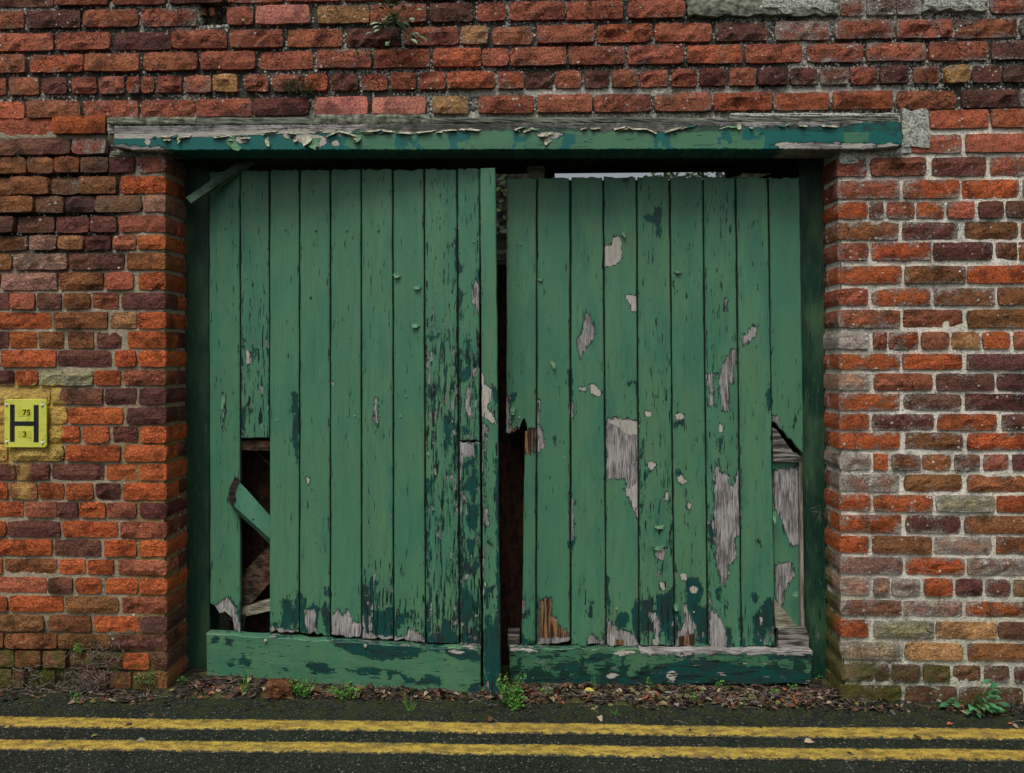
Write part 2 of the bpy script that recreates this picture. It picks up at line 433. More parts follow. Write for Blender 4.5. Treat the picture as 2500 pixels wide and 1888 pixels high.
M['signblack'] = simple_mat('black_print', lin(30, 33, 36), lin(38, 42, 46), 20, rough=0.5, bump=0.1, bd=0.001)
M['signpale'] = simple_mat('white_screw_cap', lin(205, 205, 200), lin(228, 228, 224), 60, rough=0.5, bump=0.1)

# ------------------------------------------------------------------ masonry data, read course by course off the photograph
TOP = [  # (rows at column 1250) top, bottom, bricks as left right colour
 (-108, -65, '-90 45 b 54 190 r 199 331 r 340 473 b 482 616 r 626 757 d 767 900 r 910 1043 r 1052 1185 b 1194 1328 r 1338 1470 r 1480 1612 d 1622 1756 r 1765 1900 r 1910 2045 b 2055 2188 r 2200 2335 r 2345 2480 d 2490 2620 r'),
 (-53, -8, '-20 126 m 134 262 b 270 402 r 411 545 d 553 690 r 698 832 r 840 975 b 985 1118 r 1128 1262 r 1272 1402 d 1412 1546 r 1555 1690 r 1700 1832 b 1842 1976 r 1986 2120 r 2130 2262 r 2272 2405 d 2415 2550 r'),
 (3, 47, '-80 55 b 63 193 d 200 335 b 342 477 r 554 618 r 625 757 p 775 902 y 905 1042 r 1050 1157 d 1165 1237 r 1245 1381 r 1385 1523 r 1534 1674 r 2055 2115 b 2120 2192 d 2195 2250 d 2422 2560 r'),
 (60, 104, '-20 128 r 136 268 r 275 417 d 419 553 r 560 693 r 702 835 b 845 978 d 985 1120 r 1126 1192 y 1203 1302 b 1312 1452 r 1458 1595 o 1600 1740 r 1748 1880 d 1897 2028 r 2041 2182 r 2192 2330 r 2340 2490 b 2497 2630 d'),
 (114, 158, '-60 60 b 70 201 o 205 339 b 350 482 b 490 624 r 632 765 r 775 907 r 915 1050 r 1058 1175 o 1177 1243 r 1247 1384 r 1389 1527 r 1533 1673 r 1680 1815 o 1823 1962 r 1973 2112 r 2119 2265 r 2274 2418 r 2425 2560 d'),
 (171, 213, '-60 13 b 20 93 b 99 160 d 172 234 r 241 302 r 308 340 o 342 375 r 383 443 r 452 514 r 520 580 y 597 656 r 664 738 b 742 800 o 808 875 d 882 946 r 954 1017 r 1024 1088 r 1092 1208 o 1216 1281 o 1283 1351 d 1356 1421 r 1428 1488 d 1494 1560 b 1565 1634 r 1642 1704 r 1710 1776 d 1784 1848 r 1854 1926 k 1932 2000 d 2006 2076 m 2080 2148 r 2154 2220 d 2235 2300 b 2310 2370 y 2380 2450 d 2455 2530 k'),
 (230, 273, '-70 57 o 66 196 b 201 334 r 342 473 r 478 614 r 617 755 d 768 899 p 909 1040 p 1056 1145 y 1168 1304 r 1312 1447 r 1452 1592 r 1600 1740 r 1747 1887 o 1892 2030 o 2038 2183 o 2195 2340 b 2353 2490 d 2495 2630 c'),
]
LEFT = [  # rows at column 200
 (283, 326, '-30 125 r 131 260 o'), (335, 374, '-60 32 m 35 172 m 175 258 w'),
 (382, 420, '-30 64 b 66 131 b 135 195 b 197 264 m 266 328 k 336 397 w'), (430, 472, '-50 24 b 27 120 b 122 188 m 191 284 b 296 400 o'),
 (477, 517, '-50 84 b 86 153 m 157 230 k 232 345 m 350 400 c'), (526, 565, '-30 35 k 37 128 m 132 214 d 218 283 d 290 400 r'),
 (573, 608, '-20 61 b 71 137 c 141 203 y 206 267 d 273 332 r 336 400 o'), (617, 656, '-90 24 b 30 163 c 168 300 d 308 400 b'),
 (665, 706, '-50 -4 b 2 138 c 145 250 b 256 326 r 338 400 o'), (714, 753, '-50 20 d 23 84 r 89 149 d 155 220 b 224 288 r 296 400 d'),
 (761, 801, '-50 124 o 131 262 b 268 332 y 336 400 o'), (808, 849, '-50 20 d 24 88 o 93 156 b 165 227 b 234 297 d 311 400 o'),
 (854, 895, '-60 -5 b 2 136 o 139 271 d 280 332 o 338 400 o'), (903, 940, '-40 32 d 37 92 o 96 226 g 229 293 o 300 400 r'),
 (947, 986, '-40 120 c 125 250 m 256 331 k 338 400 k'), (994, 1034, '-50 18 o 24 120 b 123 163 o 166 300 o 309 403 d'),
 (1040, 1080, '-50 30 o 36 110 b 115 195 o 203 267 o 274 335 d 343 403 o'), (1086, 1125, '-50 18 o 24 155 d 160 294 o 303 403 o'),
 (1132, 1172, '-30 38 d 40 120 d 125 253 d 258 336 o 342 404 o'), (1179, 1219, '-40 18 o 23 90 b 93 155 o 161 227 o 231 293 d 300 404 o'),
 (1226, 1263, '-80 54 o 62 137 r 139 189 d 194 258 o 261 333 r 341 404 d'), (1273, 1311, '-40 14 o 17 145 d 153 286 o 293 404 r'),
 (1318, 1357, '-60 126 o 131 245 d 255 333 o 342 404 o'), (1366, 1402, '-50 5 o 9 139 b 144 207 o 213 277 o 287 404 r'),
 (1411, 1449, '-60 112 r 117 177 d 183 247 o 255 335 o 341 404 o'), (1457, 1495, '-60 17 o 22 153 o 158 289 b 298 405 r'),
 (1504, 1543, '-60 106 b 116 221 b 228 338 o 344 405 k'), (1549, 1586, '-60 5 b 9 137 b 140 269 b 276 405 d'),
 (1593, 1632, '-40 31 m 35 97 b 104 160 m 169 300 d 301 365 o 371 405 d'), (1639, 1680, '-40 27 m 29 60 d 95 133 m 190 262 d 268 320 b 325 376 m 382 406 b'),
]
RIGHT = [  # rows at column 2200
 (267, 312, '2274 2418 o 2425 2560 o'), (327, 372, '2227 2352 r 2362 2520 r'),
 (383, 428, '2050 2117 r 2127 2264 r 2278 2410 d 2422 2560 r'), (438, 483, '2050 2199 r 2207 2345 o 2352 2492 o 2500 2640 b'),
 (491, 532, '2048 2122 o 2125 2160 d 2168 2236 r 2240 2308 o 2315 2382 r 2392 2455 d 2460 2530 d'),
 (541, 583, '2048 2197 b 2206 2343 d 2358 2490 b 2497 2630 b'), (591, 634, '2048 2122 r 2131 2277 o 2281 2425 d 2435 2488 b 2491 2560 b'),
 (648, 691, '2048 2204 o 2212 2360 b 2364 2510 o'), (702, 744, '2048 2123 r 2132 2277 o 2284 2433 b 2439 2580 b'),
 (755, 799, '2048 2202 r 2208 2355 r 2365 2530 b'), (809, 851, '2048 2124 w 2135 2168 r 2173 2245 o 2252 2320 r 2327 2396 y 2402 2470 o 2478 2550 r'),
 (863, 901, '2048 2200 o 2206 2352 o 2364 2520 k'), (911, 952, '2048 2126 c 2136 2281 r 2289 2432 d 2438 2580 k'),
 (960, 1001, '2048 2200 o 2210 2350 m 2361 2520 d'), (1010, 1049, '2049 2124 o 2132 2284 d 2292 2437 o 2450 2590 d'),
 (1056, 1096, '2049 2200 o 2213 2355 b 2366 2520 o'), (1108, 1147, '2049 2129 c 2135 2170 o 2180 2250 b 2255 2325 b 2334 2396 m 2405 2467 r 2475 2540 d'),
 (1158, 1199, '2050 2198 c 2211 2353 b 2365 2520 b'), (1208, 1248, '2050 2127 o 2135 2281 o 2289 2432 g 2437 2580 o'),
 (1258, 1300, '2051 2203 o 2215 2348 d 2359 2520 b'), (1309, 1351, '2052 2124 o 2133 2277 b 2285 2425 c 2434 2580 b'),
 (1361, 1402, '2052 2206 c 2215 2360 o 2365 2520 c'), (1412, 1454, '2053 2127 c 2136 2174 c 2180 2250 c 2260 2329 o 2337 2403 d 2410 2470 d 2478 2550 y'),
 (1467, 1504, '2054 2205 m 2210 2352 c 2361 2520 o'), (1516, 1557, '2055 2123 o 2137 2282 g 2289 2436 y 2440 2590 m'),
 (1569, 1611, '2056 2207 c 2213 2353 y 2365 2520 b'), (1623, 1664, '2057 2136 c 2139 2175 k 2180 2249 k 2257 2323 m 2330 2399 m 2406 2470 m 2480 2550 d'),
 (1675, 1718, '2058 2203 k 2212 2340 d 2345 2500 d'),
]
PAL = {'r': (156, 86, 70), 'o': (168, 86, 56), 'd': (96, 66, 56), 'k': (62, 56, 54), 'm': (98, 86, 66), 'y': (184, 146, 96),
       'p': (188, 116, 104), 'w': (150, 90, 72), 'b': (138, 86, 60), 'g': (150, 146, 116), 'c': (156, 122, 102)}
PAL = {k: lin(*v) for k, v in PAL.items()}
PAL['o'] = PAL['o'] * np.array([1.08, 1.0, 0.88])
for _k, _f in (('k', .30), ('m', .38), ('y', .35), ('g', .15), ('d', .18)): PAL[_k] = PAL[_k] * (1 - _f) + PAL['r'] * _f * 0.8
for _k in PAL: PAL[_k] = PAL[_k] * 1.17 * (np.array([1.0, 1.13, 0.98]) if _k in 'rob' else 1.0)

def zones(px, py):
    """how the wall weathers from place to place: lichen, moss"""
    px = np.asarray(px, float); py = np.asarray(py, float)
    top = 1 - sm(250, 330, py)
    li = 0.34 * top + 0.38 * sm(1950, 2100, px) * (1 - top)
    li = li + 0.32 * sm(420, 250, px) * sm(330, 380, py) * sm(720, 560, py)
    li = li + 0.30 * sm(1700, 1850, px) * top * sm(150, 0, py)
    li = li + 0.12 * sm(1700, 1000, py) * sm(2300, 1950, px) * sm(1900, 2000, px)
    mo = 0.30 * sm(300, 150, px) * sm(330, 400, py) * sm(700, 520, py)
    mo = mo + 0.48 * sm(1500, 1640, py) * sm(1900, 1000, px) + (0.50 * sm(1480, 1680, py) + 0.30 * sm(1200, 1450, py) * sm(2350, 2050, px)) * sm(1900, 2000, px)
    mo = mo + 0.10 * top * sm(900, 0, px)
    mo = mo + 0.14 * sm(500, 300, px) * sm(1350, 1500, py)
    return li, mo

def brick_arrays(x0, x1, z0, z1, y0, depth, code, px, py, rgh, open_side=0):
    w = x1 - x0; h = z1 - z0
    nx = 8 if w > 0.15 else 4 if w > 0.06 else 3
    nz = 3
    seed = random.randrange(10 ** 6)
    xs = np.linspace(0, 1, nx + 1); zs = np.linspace(0, 1, nz + 1)
    V = []; idx = {}
    cr = random.uniform(0.0015, 0.0055)
    x0 -= 0.0020; x1 += 0.0020; z0 -= 0.0020; z1 += 0.0020
    tilt = random.uniform(-0.004, 0.004); lean = random.uniform(-0.0035, 0.0035)
    sag = random.uniform(-0.0012, 0.0012)
    for j in range(nz + 1):
        for i in range(nx + 1):
            u, v = xs[i], zs[j]
            X = x0 + u * w; Z = z0 + v * h
            edge = i in (0, nx) or j in (0, nz)
            ax = (fbm(X * 45, Z * 45, 3, 2) - 0.5) * 0.011; az = (fbm(X * 45 + 50, Z * 45, 4, 2) - 0.5) * 0.010
            if i in (0, nx) and j in (0, nz):
                X += cr * (1 if i == 0 else -1) * 0.9; Z += cr * (1 if j == 0 else -1) * 0.7
            if not (open_side == 1 and i == nx) and not (open_side == -1 and i == 0): X += ax * 0.6
            Z += az * 0.6 + sag * (u - 0.5) * 2
            y = y0 + tilt * (v - 0.5) + lean * (u - 0.5)
            if edge: y += 0.0028 + 0.003 * random.random() * rgh
            else: y += (fbm(X * 26, Z * 40, 9, 3) - 0.5) * 0.028 * rgh
            idx[i, j] = len(V); V.append((X, y, Z))
    Fc = [(idx[i, j], idx[i + 1, j], idx[i + 1, j + 1], idx[i, j + 1]) for j in range(nz) for i in range(nx)]
    ring = [(i, 0) for i in range(nx)] + [(nx, j) for j in range(nz)] + [(i, nz) for i in range(nx, 0, -1)] + [(0, j) for j in range(nz, 0, -1)]
    steps = [depth] if not open_side else [0.006, depth * 0.5, depth]
    prev = [idx[r] for r in ring]
    for d in steps:
        cur = []
        for (i, j) in ring:
            X, y, Z = V[idx[i, j]]
            if d == 0.006 and open_side and i == (nx if open_side == 1 else 0): X += 0.002 * open_side
            jit = 0.0015 if d > 0.006 else 0
            cur.append(len(V)); V.append((X + random.uniform(-jit, jit), y0 + 0.004 + d, Z + random.uniform(-jit, jit)))
        n = len(ring)
        for k in range(n):
            Fc.append((prev[k], cur[k], cur[(k + 1) % n], prev[(k + 1) % n]))
        prev = cur
    Fc.append(tuple(prev[::-1]))
    base = PAL[code] * (0.88 + 0.24 * rng.random()) * (1 + np.array([0.05, 0.035, 0.035]) * rng.standard_normal(3))
    if py < 290 and code in 'rob': base = base * 0.5 + lin(158, 92, 72) * (0.52 + 0.20 * rng.random())
    n = len(V); A = np.array(V)
    # two-tone bricks: one end fired darker than the other
    t = sm(0.35, 0.65, (A[:, 0] - x0) / w + (rng.random() - 0.5) * 0.9)
    tone = 1 + (rng.random() - 0.6) * 0.55
    C = np.clip(base[None, :] * (1 + (tone - 1) * t[:, None]), 0.004, 0.95)
    li, mo = zones(px, py)
    li = float(li) + (0.35 if code == 'w' else 0.18 if code in 'cg' else 0) + rng.uniform(-0.12, 0.12)
    if code == 'p': li = 0.05
    L_ = np.full(n, float(max(li, 0))); L_[[idx[q] for q in ring]] += 0.14 * (li > 0.15) + 0.10 * sm(1950, 2100, px)
    Mo = np.full(n, max(0.0, float(mo) + rng.uniform(-0.08, 0.08) + (0.12 if code == 'm' else 0)))
    if open_side == -1: Mo = Mo + 0.40 * sm(0.012, 0.04, A[:, 1]) * float(sm(800, 1350, py))
    return V, Fc, C, L_, Mo, np.full(n, rgh)

wall = thing('brick_wall', 'old weathered red brick wall with lichen round the green gateway', 'brick wall', (0, 0, 0))
bricks = []      # (area seen in the photograph, arrays)

def cuts(s):
    t = s.split(); return [(float(t[i]), float(t[i + 1]), t[i + 2]) for i in range(0, len(t), 3)]

def course(rows, ref, lst, rgh, side):
    py0, py1 = rows
    _, zt = W(ref, py0); _, zb = W(ref, py1)
    zt = float(zt); zb = float(zb)
    pm = (py0 + py1) / 2
    for k, (a, b, c) in enumerate(lst):
        corner = 0
        if side == 'L' and k == len(lst) - 1 and pm > 378: corner = 1; b = 403 + (pm - 400) * 0.004
        if side == 'R' and k == 0 and pm > 380: corner = -1; a = 2047 + (pm - 400) * 0.007
        x0, x1 = float(W(a, pm)[0]), float(W(b, pm)[0])
        y0 = rng.uniform(-0.004, 0.005)
        r = 0.08 if c == 'p' else rgh * rng.uniform(0.6, 1.25)
        if corner: y0 = 0.0
        if side == 'T' and rng.random() < 0.28 and c not in 'pyg': y0 += 0.006
        if side == 'L' and pm < 640 and b < 290: y0 = rng.uniform(-0.012, 0.012)
        dep = 0.095
        if corner: dep = 0.102 if (b - a) > 82 else 0.215
        arr = brick_arrays(x0, x1, zb, zt, y0, dep, c, (a + b) / 2, pm, r, corner)
        vis = max(0, min(b, 2500) - max(a, 0)) * max(0, min(py1, 1888) - max(py0, 0))
        bricks.append((vis, arr))
        if corner and dep < 0.2:      # the header that closes the jamb behind a corner stretcher
            xx0, xx1 = (x1 - 0.10, x1 - 0.001) if corner == 1 else (x0 + 0.001, x0 + 0.10)
            V, Fc, C, l_, m_, r_ = brick_arrays(xx0, xx1, zb + 0.001, zt - 0.001, 0.114, 0.105, random.choice('obdr' if pm < 1000 else 'bdm'), (a + b) / 2, pm, r, corner)
            bricks.append((1, (V, Fc, C * 0.9, l_, m_, r_)))
    # carry the course on outside the picture
    a0 = lst[0][0]; b0 = lst[-1][1]
    if side in 'TL':
        x = a0 - 9
        while x > -900:
            w = 66 if (side == 'T' and abs(py0 - 171) < 2) else 134
            xa, xb = float(W(x - w, pm)[0]), float(W(x, pm)[0])
            bricks.append((0, brick_arrays(xa, xb, zb, zt, rng.uniform(-0.004, 0.005), 0.09, random.choice('robdrb'), x, pm, rgh)))
            x -= w + 9
    if side in 'TR':
        x = b0 + 9
        while x < 3400:
            w = 68 if (side == 'T' and abs(py0 - 171) < 2) else 138
            xa, xb = float(W(x, pm)[0]), float(W(x + w, pm)[0])
            bricks.append((0, brick_arrays(xa, xb, zb, zt, rng.uniform(-0.004, 0.005), 0.09, random.choice('robdrb'), x, pm, rgh)))
            x += w + 9

for a, b, s in TOP: course((a, b), 1250, cuts(s), 1.0, 'T')
for k in range(6):       # courses above the picture
    a = -108 - 56 * (k + 1)
    off = random.choice((0, 70))
    course((a, a + 45), 1250, [(x + off, x + off + 133, random.choice('rrdobr')) for x in range(-200, 2700, 143)], 1.0, 'T')
for a, b, s in LEFT: course((a, b), 200, cuts(s), 0.62, 'L')
for a, b, s in RIGHT: course((a, b), 2200, cuts(s), 0.6, 'R')

bricks.sort(key=lambda t: -t[0])
def attrs_of(C, l, m, r): return {'Col': C, 'lich': l, 'moss': m, 'rgh': r}
for vis, (V, Fc, C, l, m, r) in bricks[:300]:
    A = np.array(V); o = A.mean(0)
    me = mesh('brick', A - o, Fc, attrs_of(C, l, m, r))
    link('brick', me, M['brick'], wall, tuple(o))
V = []; Fc = []; C = []; l_ = []; m_ = []; r_ = []
for vis, (v, f, c, l, m, r) in bricks[300:]:
    n = len(V); V += v; Fc += [tuple(i + n for i in q) for q in f]; C.append(c); l_.append(l); m_.append(m); r_.append(r)
kind(link('small_bricks', mesh('small_bricks', V, Fc, attrs_of(np.vstack(C), np.hstack(l_), np.hstack(m_), np.hstack(r_))), M['brick'], wall), 'stuff')

# ------------------------------------------------------------------ mortar
XL = float(W(403, 900)[0]) - 0.012        # jamb faces, behind the corner bricks' faces
XR = float(W(2050, 900)[0]) + 0.012
ZT = float(W(1250, 330)[1])               # underside of the masonry over the opening
XMIN, XMAX, ZMAX = -3.3, 3.3, 3.30
THICK = 0.34

def px_of(x, z):
    """wall point back to photograph pixels (for the weathering zones only)"""
    t = x * -sP + D * cP; u = (x * cP + D * sP) / t
    return 1250 + u * F, HZ - (z - CH) / t * F

def mortar_attrs(P):
    px, py = px_of(P[:, 0], P[:, 2])
    li, mo = zones(px, py)
    top = (1 - sm(280, 330, py))
    dk = lin(70, 71, 64); wh = lin(244, 238, 220); gr = lin(170, 160, 138); sand = lin(146, 124, 88); dark = lin(44, 43, 32)
    C = np.repeat(gr[None, :], len(P), 0)
    def put(w, c):
        nonlocal C
        w = np.clip(w, 0, 1)[:, None]; C = C * (1 - w) + c[None, :] * w
    put(top, dk)
    put(sm(1900, 2050, px) * (1 - top), wh)
    put(sm(1250, 1560, py) * sm(1900, 2050, px) * 0.45, lin(160, 164, 140))
    put(sm(255, 330, px + 25 * (vn(P[:, 2] * 9, P[:, 2] * 0) - .5)) * sm(600, 400, px) * sm(850, 1080, py), sand)
    put(sm(320, 240, px) * sm(330, 360, py) * sm(720, 560, py), dark)
    put(sm(420, 300, px) * sm(1480, 1600, py), dark)
    mo = mo + 0.35 * sm(0.02, 0.05, P[:, 1]) * sm(1900, 2000, px) * sm(800, 1350, py)
    li = li * 1.15 + 0.06 + 0.22 * top * (fbm(P[:, 0] * 3, P[:, 2] * 6, 5, 3) > 0.53)
    # the thick, crusted bed over the lintel, and the one two courses above it
    for (za, zb, x0) in ((276, 292, 250), (214, 229, 1080)):
        band = sm(za - 6, za, py) * sm(zb + 6, zb, py) * sm(x0, x0 + 60, px) * sm(2240, 2150, px)
        put(band * 0.8, lin(158, 154, 134)); li = li + 0.22 * band
    return {'Col': C, 'lich': np.clip(li, 0, 1), 'moss': mo * 0.9}

def mortar_grid(name, org, du, dv, nu, nv, nrm, amp, keep=None, base=0.0):
    u, v = np.meshgrid(np.arange(nu + 1), np.arange(nv + 1), indexing='ij')
    P = np.array(org)[None, None, :] + u[..., None] * np.array(du) + v[..., None] * np.array(dv)
    a = P[..., 0] + P[..., 1] * 1.3; b = P[..., 2]
    dsp = (fbm(a * 30, b * 30, 21, 4) - 0.5) * amp + (fbm(a * 5, b * 5, 22, 2) - 0.5) * amp * 0.9 + base
    px, py = px_of(P[..., 0], P[..., 2])
    rec = 0.015 * sm(340, 270, px) * sm(330, 360, py) * sm(740, 600, py) + 0.009 * (1 - sm(280, 330, py)) + 0.006 * sm(300, 200, px) * sm(1450, 1560, py)
    rec = rec - 0.001 * sm(1900, 2050, px) * sm(330, 500, py) - 0.002 * sm(250, 340, px) * sm(600, 500, px) * sm(900, 1000, py)
    rec = rec + 0.055 * sm(479, 485, px) * sm(556, 550, px) * sm(4, 9, py) * sm(55, 50, py) * (nrm[1] < 0)
    P = P - np.array(nrm)[None, None, :] * (rec - dsp)[..., None]
    V = P.reshape(-1, 3)
    ii, jj = np.meshgrid(np.arange(nu), np.arange(nv), indexing='ij')
    if keep is not None:
        cx = (np.array(org)[0] + (ii + .5) * du[0]); cz = org[2] + (jj + .5) * dv[2]
        k = keep(cx, cz); ii = ii[k]; jj = jj[k]
    ii = ii.ravel(); jj = jj.ravel(); s = nv + 1
    Q = np.stack([ii * s + jj, (ii + 1) * s + jj, (ii + 1) * s + jj + 1, ii * s + jj + 1], 1)
    me = bpy.data.meshes.new(name)
    me.vertices.add(len(V)); me.vertices.foreach_set('co', V.ravel())
    me.loops.add(len(Q) * 4); me.loops.foreach_set('vertex_index', Q.ravel().astype(np.int32))
    me.polygons.add(len(Q)); me.polygons.foreach_set('loop_start', np.arange(0, len(Q) * 4, 4, dtype=np.int32))
    me.update(calc_edges=True)
    at = mortar_attrs(V)
    for k, a in at.items():
        if a.ndim == 2:
            q = me.attributes.new(k, 'FLOAT_COLOR', 'POINT'); full = np.ones((len(V), 4)); full[:, :3] = a; q.data.foreach_set('color', full.ravel())
        else:
            q = me.attributes.new(k, 'FLOAT', 'POINT'); q.data.foreach_set('value', a.ravel())
    return kind(link(name, me, M['mortar'], wall), 'stuff')

S = 0.011
nu = int((XMAX - XMIN) / S); nv = int((ZMAX + 0.05) / S)
mortar_grid('mortar', (XMIN, 0.0108, -0.05), (S, 0, 0), (0, 0, S), nu, nv, (0, -1, 0), 0.0062,
            keep=lambda x, z: ~((x > XL + 0.004 - (z - 1.27) * 0.004) & (x < XR - 0.004 - (z - 1.27) * 0.007) & (z < ZT)))
nz_ = int((ZT + 0.05) / S)
mortar_grid('mortar', (XL + 0.006 + .005, 0.004, -0.05), (0, S, 0), (-.004 * S, 0, S), int(THICK / S), nz_ + 1, (1, 0, 0), 0.006, base=0.0)
mortar_grid('mortar', (XR - 0.004 + .0092, 0.004, -0.05), (0, S, 0), (-.007 * S, 0, S), int(THICK / S), nz_ + 1, (-1, 0, 0), 0.006)
core = MB()
core.box((XMIN, 0.035, -0.05), (XL - 0.02, THICK, ZMAX)); core.box((XR + 0.02, 0.035, -0.05), (XMAX, THICK, ZMAX))
core.box((XL - 0.018, 0.075, ZT + 0.012), (XR + 0.018, THICK - 0.002, ZMAX - 0.002))
core.build('wall_core', M['cement_dark'], wall)

def slab(name, px0, px1, py0, py1, y, th, mat, seg=14, rag=5, parent=wall):
    """an uneven rendered patch with a broken outline"""
    xs = np.linspace(px0, px1, seg + 1)
    V = []; Fc = []
    rows = 4
    for r in range(rows + 1):
        for i, x in enumerate(xs):
            py = py0 + (py1 - py0) * r / rows
            jx = (random.uniform(-rag, rag) if i in (0, seg) else 0); jy = (random.uniform(-rag, rag) if r in (0, rows) else 0)
            X, Z = W(x + jx, py + jy, y)
            e = 0.003 if (i in (0, seg) or r in (0, rows)) else 0
            V.append((float(X), y + e + random.uniform(-0.0018, 0.0018), float(Z)))
    n = seg + 1
    for r in range(rows):
        for i in range(seg): Fc.append((r * n + i, (r + 1) * n + i, (r + 1) * n + i + 1, r * n + i + 1))
    ring = list(range(n)) + [r * n + seg for r in range(1, rows + 1)] + [rows * n + i for i in range(seg - 1, -1, -1)] + [r * n for r in range(rows - 1, 0, -1)]
    b = len(V)
    for k in ring: V.append((V[k][0], y + th, V[k][2]))
    for k in range(len(ring)): Fc.append((ring[k], ring[(k + 1) % len(ring)], b + (k + 1) % len(ring), b + k))
    return link(name, mesh(name, V, Fc), mat, parent)

slab('cement_patch', 1679, 2048, -8, 36, -0.006, 0.03, M['cement_dark'], 20)
slab('cement_patch', 2262, 2412, -12, 24, -0.005, 0.03, M['cement'], 10, 7)
slab('cement_patch', 1850, 2040, -6, 26, -0.009, 0.02, M['cement'], 12, 9)
slab('cement_patch', 2203, 2270, 268, 358, -0.004, 0.03, M['cement'], 6, 4)
slab('cement_patch', 2130, 2222, 352, 380, 0.002, 0.03, M['cement'], 8, 5)
slab('cement_patch', 2050, 2098, 362, 398, -0.005, 0.03, M['cement'], 5, 3)
slab('cement_patch', 268, 395, 370, 382, 0.000, 0.03, M['cement_dark'], 9, 3)
slab('cement_patch', 262, 276, 288, 325, -0.004, 0.03, M['cement'], 3, 1)
# grey fillet over the lintel, in lengths
for a, b, y0, y1, m in ((262, 478, 286, 303, 'cement_dark'), (480, 762, 287, 304, 'slate'), (764, 1050, 279, 303, 'cement_dark'), (1052, 1780, 287, 301, 'slate'), (1782, 2195, 287.5, 298, 'slate')):
    slab('fillet', a, b, y0, y1, -0.020, 0.05, M[m], max(4, int((b - a) / 22)), 1.2)
slab('fillet', 1784, 2196, 276, 286.5, -0.013, 0.04, M['cement'], 16, 1.4)

# two loose shards in the hole left by a missing brick
hx, hz = W(517, 33, 0.05)
for dx, s_ in ((-0.02, 0.02), (0.014, 0.016)):
    m_ = MB(); m_.box((hx + dx - s_ / 2, 0.02, hz - 0.02), (hx + dx + s_ / 2, 0.05, hz + 0.006), 0.003)
    n = len(m_.V)
    m_.build('brick_shard', M['brick'], wall, {'Col': np.repeat(PAL['b'][None] * 1.1, n, 0), 'lich': np.zeros(n), 'moss': np.zeros(n), 'rgh': np.ones(n)})
MV_ = None

# ------------------------------------------------------------------ painted timber
def seg_sdf(px, py, poly):
    """signed distance to a polygon in photograph pixels, positive inside"""
    P = np.array(poly, float); n = len(P)
    d = np.full(px.shape, 1e9); inside = np.zeros(px.shape, bool)
    for i in range(n):
        a = P[i]; b = P[(i + 1) % n]; e = b - a
        wx = px - a[0]; wy = py - a[1]
        t = np.clip((wx * e[0] + wy * e[1]) / max(e @ e, 1e-9), 0, 1)
        d = np.minimum(d, (wx - e[0] * t) ** 2 + (wy - e[1] * t) ** 2)
        c = ((a[1] > py) != (b[1] > py)) & (px < (b[0] - a[0]) * (py - a[1]) / ((b[1] - a[1]) if b[1] != a[1] else 1e-9) + a[0])
        inside ^= c
    d = np.sqrt(d)
    return np.where(inside, d, -d)

